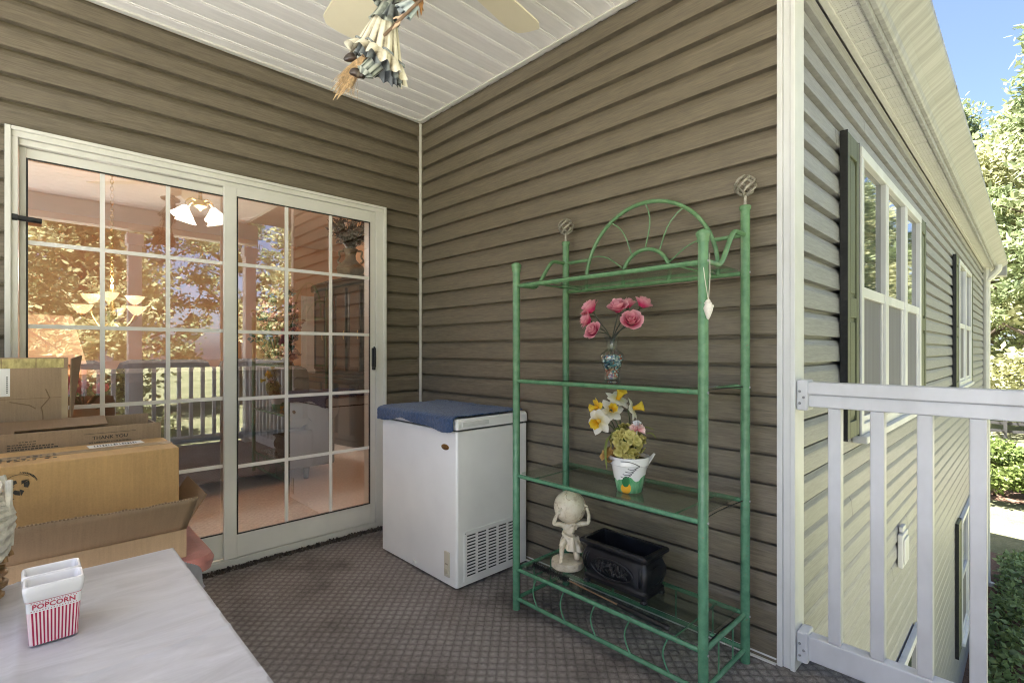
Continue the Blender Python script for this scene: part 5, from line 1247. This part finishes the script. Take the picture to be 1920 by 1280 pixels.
J['t0'] = (px(750, 54, .050), .0026); J['t1'] = (px(745, 58, .052), .0021); EE += [('pm', 't0'), ('t0', 't1')]
skin_figure('hand', SKIN, wt, J, EE, 'pm')
# head, hair, hat (mostly above the picture)
HC = px(764, -66, .012)
g = G(); g.ball(HC, .026, 24, 16, sc=(.9, .95, 1.12)); g.tube([px(752, -44, .004), px(760, -56, .008)], .011, 10); nb = HC + cv(-.004, .026, -.002); g.tube([nb, nb + cv(-.002, .013, -.007)], [.006, .0025], 8); g.tube([HC + cv(-.010, .0235, -.013), HC + cv(-.002, .0245, -.014), HC + cv(.006, .0225, -.012)], .002, 6)
for sx in (-.011, .006): g.ball(HC + cv(sx, .0225, .006), .0035, 8, 6)
g.ball(HC + cv(-.002, .016, -.025), .0085, 10, 8); g.build('head', SKIN, wt)
g = G(); r = random.Random(17)
for k in range(90):
    a = r.uniform(-.6, 3.8); s0 = HC + cv(.025*cos(a), -.008+.012*sin(a), .012); e = px(r.uniform(765, 797), r.uniform(-12, 36), r.uniform(.0, .035)); mid = s0.lerp(e, .5) + cv(r.uniform(.0, .016), r.uniform(-.008, .008), 0)
    g.tube(smooth_path([s0, mid, e], 4), [.0022]*8 + [.0008], 5)
g.build('hair', mat('auburn_hair', (.42, .21, .08), .6, amt=.5, ns=90), wt)
g = G(); M = lookM(Vector((.12, -.1, 1))); g.lathe([(.062, 0), (.064, .003), (.034, .006), (.030, .012), (.022, .05), (.012, .085), (.0, .10)], HC + Vector((0, 0, .020)), 30, M=M, rf=lambda a, z: 1+.05*sin(3*a)); g.build('hat', DARK, wt, sharp=180)
# broom
g = G(); g.tube([px(690, 108, .02), px(757, 60, .052), px(812, 20, .075)], .0042, 8); g.build('broomstick', mat('twig', (.16, .10, .06), .7, amt=.4, ns=40), wt)
g = G(); r = random.Random(19)
for k in range(260):
    a = r.uniform(0, 2*pi); q = r.random()**.5; s0 = px(690 + 7*q*cos(a)*.5, 110 + 7*q*sin(a)*.5, .02+.006*q*cos(a)); L1 = r.uniform(.75, 1.08); tgt = px(640 + 24*q*cos(a)*.9, 168 + 16*q*sin(a)*1.0, .0 + .02*q*sin(a*1.7)); e = s0.lerp(tgt, L1)
    mid = s0.lerp(e, .5) + cv(-.002, 0, .004)
    g.tube([s0, mid, e], [.0009, .0009, .0006], 4, cap=False)
for k in range(14):
    s0 = px(r.uniform(652, 672), r.uniform(140, 155), .0); g.tube([s0, s0 + cv(r.uniform(-.012, .004), 0, -.02), s0 + cv(r.uniform(-.014, .006), 0, -.05)], .0004, 4, cap=False)
g.build('straw', mat('broom_straw', (.50, .34, .18), .65, amt=.45, ns=120), wt)
g = G(); g.tube([px(694, 103, .021), px(686, 116, .02)], .0075, 10); g.build('binding', mat('twine_binding', (.30, .19, .10), .8, amt=.4, ns=90), wt)
g = G(); g.tube([px(764, -100, .0), px(757, -160, -.03), Vector((-1.115, -1.587, 2.262)) - W0], .0009, 5); g.build('hanging_cord', mat('hanging_cord', (.5, .47, .4), .8), wt)
# ---------------------------------------------------------------- furniture seen through the glass
MAH = mat('dark_mahogany', (.022, .010, .006), .22, amt=.45, ns=3, sc=(8, 8, 1), spec=.5); MAHD = mat('black_mahogany', (.016, .009, .007), .2, amt=.4, ns=4); BRASS = mat('brass', (.55, .38, .14), .3, .9)
RF = .012
ar = thing('china_cabinet', 'dark mahogany bow-fronted china cabinet against the peach room wall', 'cabinet', (1.00, 3.15, RF))
def bow(w0, yh, bulge, n=14):
    pts = [(.28, -yh), (.28, yh)]
    for i in range(n+1): t = -1 + 2*i/n; pts.append((-w0 - bulge*max(0, (1-t*t))**.7, -t*yh))
    return pts
g = G(); g.prism(bow(.20, .80, .12), lambda u, v, s: (u, v, .06 + .70*s)); g.build('base_cabinet', MAH, ar, bevel=.006)
g = G(); g.prism(bow(.22, .82, .13), lambda u, v, s: (u, v, .0 + .059*s)); g.build('plinth', MAHD, ar, bevel=.006)
g = G(); g.prism(bow(.225, .83, .135), lambda u, v, s: (u, v, .7605 + .045*s)); g.build('counter_top', MAHD, ar, bevel=.01)
g = G(); g.prism(bow(.10, .74, .06), lambda u, v, s: (u, v, .806 + 1.06*s)); g.build('hutch', MAH, ar, bevel=.006)
g = G(); g.prism(bow(.14, .80, .08), lambda u, v, s: (u, v, 1.867 + .09*s)); g.build('cornice', MAHD, ar, bevel=.02)
for y in (-.52, -.18, .18, .52):
    xb = -.20-.12*(1-(y/.8)**2)**.7
    g = G(); g.box(xb-.022, xb-.002, y-.155, y+.155, .12, .70); d = g.build('door', MAH, ar, bevel=.008)
    g = G(); g.tube([(xb-.034, y+.13, .36), (xb-.04, y+.13, .42), (xb-.034, y+.13, .48)], .008, 6); g.build('handle', BRASS, d)
for y in (-.48, -.16, .16, .48):
    xb = -.10-.06*(1-(y/.74)**2)**.7
    g = G(); g.box(xb-.02, xb-.002, y-.15, y-.115, .84, 1.84); g.box(xb-.02, xb-.002, y+.115, y+.15, .84, 1.84); g.box(xb-.02, xb-.002, y-.1145, y+.1145, .84, .90); g.box(xb-.02, xb-.002, y-.1145, y+.1145, 1.77, 1.84); d = g.build('glazed_door', MAH, ar, bevel=.004)
    g = G(); g.tube([(xb-.03, y-.13, 1.22), (xb-.036, y-.13, 1.27), (xb-.03, y-.13, 1.32)], .007, 6); g.build('handle', BRASS, d)
    g = G(); g.box(xb-.012, xb-.006, y-.1145, y+.1145, .9005, 1.7695); g.build('glass', mat('cabinet_glass', (.05, .035, .028), .06, spec=.8), d)
uz = RF + 1.957 + .002
ur = thing('urn', 'bronze two-handled urn of dried flowers on top of the china cabinet', 'urn', (.92, 2.90, uz))
UM = mat('mottled_bronze', (.13, .105, .06), .4, .4, .5, 26, bs=.4, bn=60)
g = G(); g.lathe([(0, 0), (.10, 0), (.11, .02), (.155, .07), (.165, .11), (.15, .15), (.10, .19), (.065, .23), (.06, .28), (.075, .33), (.09, .35), (.085, .355), (.05, .33)], (0, 0, 0), 28); g.build('body', UM, ur)
for s in (-1, 1):
    g = G(); g.tube(smooth_path([Rv*(s*.085) + Zv*.33, Rv*(s*.14) + Zv*.32, Rv*(s*.13) + Zv*.26, Rv*(s*.155) + Zv*.21, Rv*(s*.12) + Zv*.18], 5), .012, 8); g.build('handle', UM, ur)
g = G(); r = random.Random(23); q = PG()
for k in range(70):
    a = r.uniform(0, 6.28); sp_ = r.uniform(.05, .30); e = Vector((sp_*cos(a), sp_*sin(a), .35 + r.uniform(.12, .40))); g.tube(smooth_path([(0, 0, .3), (e.x*.4, e.y*.4, .46), e], 4), .004, 5)
    for j in range(6):
        leaf(q, e.lerp(Vector((0, 0, .38)), r.uniform(0, .6)), r.uniform(.05, .09), r)
g.build('stem', MAHD, ur); q.build('dried_bloom', mat('dried_dark', (.05, .032, .025), .8, amt=.7, ns=16, c2=(.13, .07, .06)), ur)
# sofa
SF = mat('taupe_upholstery', (.11, .09, .072), .85, amt=.12, ns=12, bs=.3, bn=200)
so_ = thing('sofa', 'taupe upholstered sofa with rolled arms behind the glass door', 'sofa', (-1.15, 1.80, RF))
g = G(); g.box(-1.0, 1.0, -.42, .42, .10, .42); g.build('base', SF, so_, bevel=.03)
g = G(); g.box(-.98, .98, -.44, -.20, .43, .96); g.build('back', SF, so_, bevel=.09)
for s in (-1, 1):
    g = G(); g.box(s*1.06-.13, s*1.06+.13, -.40, .44, .10, .58); g.tube([(s*1.07, -.42, .60), (s*1.07, .46, .60)], .145, 18); g.build('arm', SF, so_, bevel=.02)
    g = G(); g.tube([(s*1.07 + .14*(1-i/60)*cos(i*.42), .463, .60 + .14*(1-i/60)*sin(i*.42)) for i in range(50)], .012, 6); g.build('arm_scroll', MAH, so_)
for x in (-.65, 0, .65):
    g = G(); g.box(x-.31, x+.31, -.16, .40, .425, .58); g.build('seat_cushion', SF, so_, bevel=.05)
    g = G(); g.box(x-.30, x+.30, -.19, .02, .60, 1.02); g.build('back_cushion', SF, so_, bevel=.08)
for x in (-.95, .95):
    for y in (-.36, .36):
        g = G(); g.tube([(x, y, 0), (x, y, .099)], [.02, .03], 10); g.build('foot', MAH, so_)
# flower arrangement on a stand
fs = thing('flower_stand', 'dark pedestal stand beyond the sofa carrying the red flower arrangement', 'stand', (.02, 2.72, RF))
g = G(); g.lathe([(0, 0), (.16, 0), (.15, .03), (.04, .08), (.03, .30), (.045, .45), (.03, .55), (.05, .66), (.17, .68), (.17, .70), (0, .70)], (0, 0, 0), 24); g.build('pedestal', MAH, fs)
fa = thing('flower_arrangement', 'tall arrangement of red and blush silk flowers in a grey vase', 'flowers', (.02, 2.72, RF+.7025))
g = G(); g.lathe([(0, 0), (.07, 0), (.10, .10), (.07, .2), (.05, .24), (.07, .27)], (0, 0, 0), 20); g.build('vase', mat('grey_ceramic', (.25, .25, .25), .3, amt=.2), fa)
g = G(); q = PG(); q2 = PG(); r = random.Random(27)
for k in range(60):
    a = r.uniform(0, 6.28); sp_ = r.uniform(.05, .26); e = Vector((sp_*cos(a), sp_*sin(a), .3 + r.uniform(.02, .80)*(1-sp_))); g.tube(smooth_path([(0, 0, .2), (e.x*.4, e.y*.4, e.z*.6), e], 3), .004, 4)
    for j in range(16):
        d = Vector((r.gauss(0, 1), r.gauss(0, 1), r.gauss(0, 1))).normalized()*.035; leaf(q if k % 3 else q2, e + d, .05, r, 0, .8)
g.build('stem', STEMD, fa); q.build('red_bloom', mat('faded_red', (.50, .14, .10), .7, amt=.6, ns=20, c2=(.72, .42, .32)), fa); q2.build('foliage', mat('dark_silk_leaf', (.04, .055, .03), .6, amt=.5, ns=20), fa)
# chandelier with up-turned shades, lit
SHADE = emitmat('lit_amber_shade', (1.0, .66, .36), .22); SHADEW = emitmat('lit_white_shade', (1.0, .90, .76), .6)
ch = thing('chandelier', 'brass chandelier with amber glass bowls hanging on a long chain', 'chandelier', (-1.30, 3.50, 1.42))
g = G(); g.lathe([(0, 1.58), (.09, 1.58), (.085, 1.55), (.02, 1.53), (0, 1.53)], (0, 0, 0), 20); g.build('canopy', BRASS, ch)
g = G()
for k in range(34): g.tube([(.012*cos(2*pi*i/8)*(1 if k % 2 else 0), .012*cos(2*pi*i/8)*(0 if k % 2 else 1), .34 + k*.035 + .024*sin(2*pi*i/8)) for i in range(8)], .004, 5, closed=True)
g.build('chain', BRASS, ch)
g = G(); g.lathe([(0, .34), (.012, .33), (.03, .25), (.015, .18), (.045, .06), (.03, -.06), (.012, -.10), (0, -.12)], (0, 0, 0), 18); g.build('column', BRASS, ch)
for k in range(6):
    a = 2*pi*k/6 + .3; low = k % 2; R_ = .24 if low else .20; zz = .03 if low else .15
    g = G(); g.tube(smooth_path([(0, 0, -.03), (.10*cos(a), .10*sin(a), -.10), (R_*cos(a), R_*sin(a), -.02+zz*.4), (R_*cos(a), R_*sin(a), zz)], 5), .008, 6); am = g.build('arm', BRASS, ch)
    g = G(); g.lathe([(.02, 0), (.045, .02), (.07, .055), (.085, .085), (.082, .085), (.04, .02)], (R_*cos(a), R_*sin(a), zz), 18); g.build('shade', SHADE, am)
cl = thing('ceiling_light', 'brass ceiling light with four white bell shades, all lit', 'ceiling light', (-.83, 2.14, 2.30))
g = G(); g.lathe([(0, .70), (.07, .70), (.06, .66), (.015, .64), (.015, .10), (.05, .08), (.05, .04), (.02, .02), (0, .0)], (0, 0, 0), 20); g.build('stem', BRASS, cl)
for k in range(4):
    a = 2*pi*k/4 + .5
    g = G(); g.tube(smooth_path([(0, 0, .06), (.08*cos(a), .08*sin(a), .09), (.135*cos(a), .135*sin(a), .05), (.14*cos(a), .14*sin(a), .01)], 4), .007, 6); am = g.build('arm', BRASS, cl)
    g = G(); M = lookM((.35*cos(a), .35*sin(a), -1)); g.lathe([(.018, 0), (.03, .015), (.045, .05), (.075, .085), (.085, .095), (.083, .095), (.03, .02)], (.14*cos(a), .14*sin(a), .012), 18, M=M); g.build('shade', SHADEW, am)
# lamp on side table, tulips
stb = thing('side_table', 'round dark side table just inside the glass door', 'side table', (-1.84, 1.42, RF))
g = G(); g.lathe([(0, 0), (.18, 0), (.17, .03), (.03, .06), (.03, .55), (.25, .575), (.26, .60), (0, .60)], (0, 0, 0), 28); g.build('pedestal', MAH, stb)
lp_ = thing('table_lamp', 'table lamp with a large peach shade inside the door', 'lamp', (-1.84, 1.42, RF+.6025))
g = G(); g.lathe([(0, 0), (.08, 0), (.085, .02), (.03, .05), (.06, .16), (.075, .26), (.03, .38), (.012, .42), (.012, .52), (0, .52)], (0, 0, 0), 24); g.build('base', BRASS, lp_)
g = G(); g.lathe([(.21, .40), (.14, .70)], (0, 0, 0), 32); g.build('shade', emitmat('lit_peach_shade', (1.0, .60, .34), .10), lp_)
tt = thing('plant_table', 'small pinkish table inside the door under the potted tulips', 'table', (-1.66, .52, RF))
g = G(); g.box(-.20, .20, -.16, .16, .66, .69); g.build('tabletop', mat('pink_table', (.55, .33, .26), .4), tt, bevel=.006)
for sx in (-1, 1):
    for sy in (-1, 1):
        g = G(); g.box(sx*.17-.015, sx*.17+.015, sy*.13-.015, sy*.13+.015, 0, .659); g.build('leg', MAH, tt)
tp_ = thing('potted_tulips', 'pink tulips in a beige pot just behind the glass', 'potted flowers', (-1.705, .47, RF+.692))
g = G(); g.lathe([(0, 0), (.055, 0), (.072, .10), (.078, .102), (.078, .118), (.07, .118), (.06, .09), (0, .09)], (0, 0, 0), 24); g.build('pot', mat('beige_pot', (.55, .40, .26), .5), tp_)
g = PG(); q = G(); r = random.Random(33)
for k in range(11):
    a = r.uniform(0, 6.28); e = Vector((.085*r.random()**.5*cos(a), .085*r.random()**.5*sin(a), .17 + .06*r.random())); q.tube([(0, 0, .09), e], .003, 5)
    for j in range(5):
        M = Matrix.Rotation(2*pi*j/5, 3, 'Z'); g.petal(Matrix.Translation(e) @ M.to_4x4(), lambda u, v: (.020*math.sin(min(1, v+.15)*pi*.75)+.002, u*.016*sin(min(1, v*.85+.15)*pi)**.5, .045*v), 3, 4)
for k in range(14): leaf(q, Vector((r.uniform(-.03, .03), r.uniform(-.03, .03), .11)), .10, r, 0, .3)
g.build('tulip_bloom', petal_mat('tulip_pink', (.70, .08, .16), (.80, .25, .30), .2), tp_); q.build('leaves', STEMG, tp_)
def lamp(nm, p, e, c, r_=.08):
    l = bpy.data.lights.new(nm, 'POINT'); l.energy = e; l.color = c; l.shadow_soft_size = r_; o = bpy.data.objects.new(nm, l); COL.objects.link(o); o.location = p
lamp('chandelier_bulbs', (-1.30, 3.5, 1.80), 7, (1, .90, .78), .2); lamp('ceiling_light_bulbs', (-.83, 2.14, 2.12), 9, (1, .93, .84), .15); lamp('table_lamp_bulb', (-1.84, 1.42, 1.18), 2.5, (1, .7, .45), .06)
# ---------------------------------------------------------------- camera, sun, sky
cam = bpy.data.cameras.new('camera'); co_ = bpy.data.objects.new('camera', cam); COL.objects.link(co_)
co_.location = (-1.914, -2.8585, 1.1); co_.rotation_euler = (pi/2, 0, -math.atan2(.6945, .7195))
cam.sensor_width = 36; cam.lens = 944/1920*36; cam.shift_y = 16.7/1920; cam.clip_start = .02; cam.clip_end = 600
SC.camera = co_
EL = radians(62); sd = Vector((-.60*cos(EL), .80*cos(EL), sin(EL)))
sun = bpy.data.lights.new('sun', 'SUN'); sun.energy = 5; sun.angle = radians(.5); sun.color = (1, .985, .955)
so = bpy.data.objects.new('sun', sun); COL.objects.link(so); so.rotation_euler = sd.to_track_quat('Z', 'Y').to_euler()
w = bpy.data.worlds.new('World'); SC.world = w; w.use_nodes = True; nt = w.node_tree; bg = nt.nodes['Background']
sk = nt.nodes.new('ShaderNodeTexSky'); sk.sky_type = 'NISHITA'; sk.sun_disc = False; sk.sun_elevation = EL; sk.sun_rotation = math.atan2(sd.x, sd.y); sk.air_density = .6; sk.dust_density = 2.0; sk.ozone_density = 1.2
nt.links.new(sk.outputs[0], bg.inputs[0]); bg.inputs[1].default_value = .05
SC.view_settings.view_transform = 'Standard'; SC.view_settings.look = 'None'; SC.view_settings.exposure = 3.25; SC.view_settings.gamma = 1; SC.view_settings.use_curve_mapping = False
SC.render.engine = 'CYCLES'; cy = SC.cycles; cy.use_denoising = True
try: cy.denoiser = 'OPENIMAGEDENOISE'
except Exception: pass
cy.filter_width = 1.1; cy.max_bounces = 10; cy.diffuse_bounces = 5; cy.glossy_bounces = 5; cy.transparent_max_bounces = 24; cy.transmission_bounces = 8; cy.sample_clamp_indirect = 8; cy.caustics_reflective = False; cy.caustics_refractive = False; cy.use_adaptive_sampling = True; cy.adaptive_threshold = .015
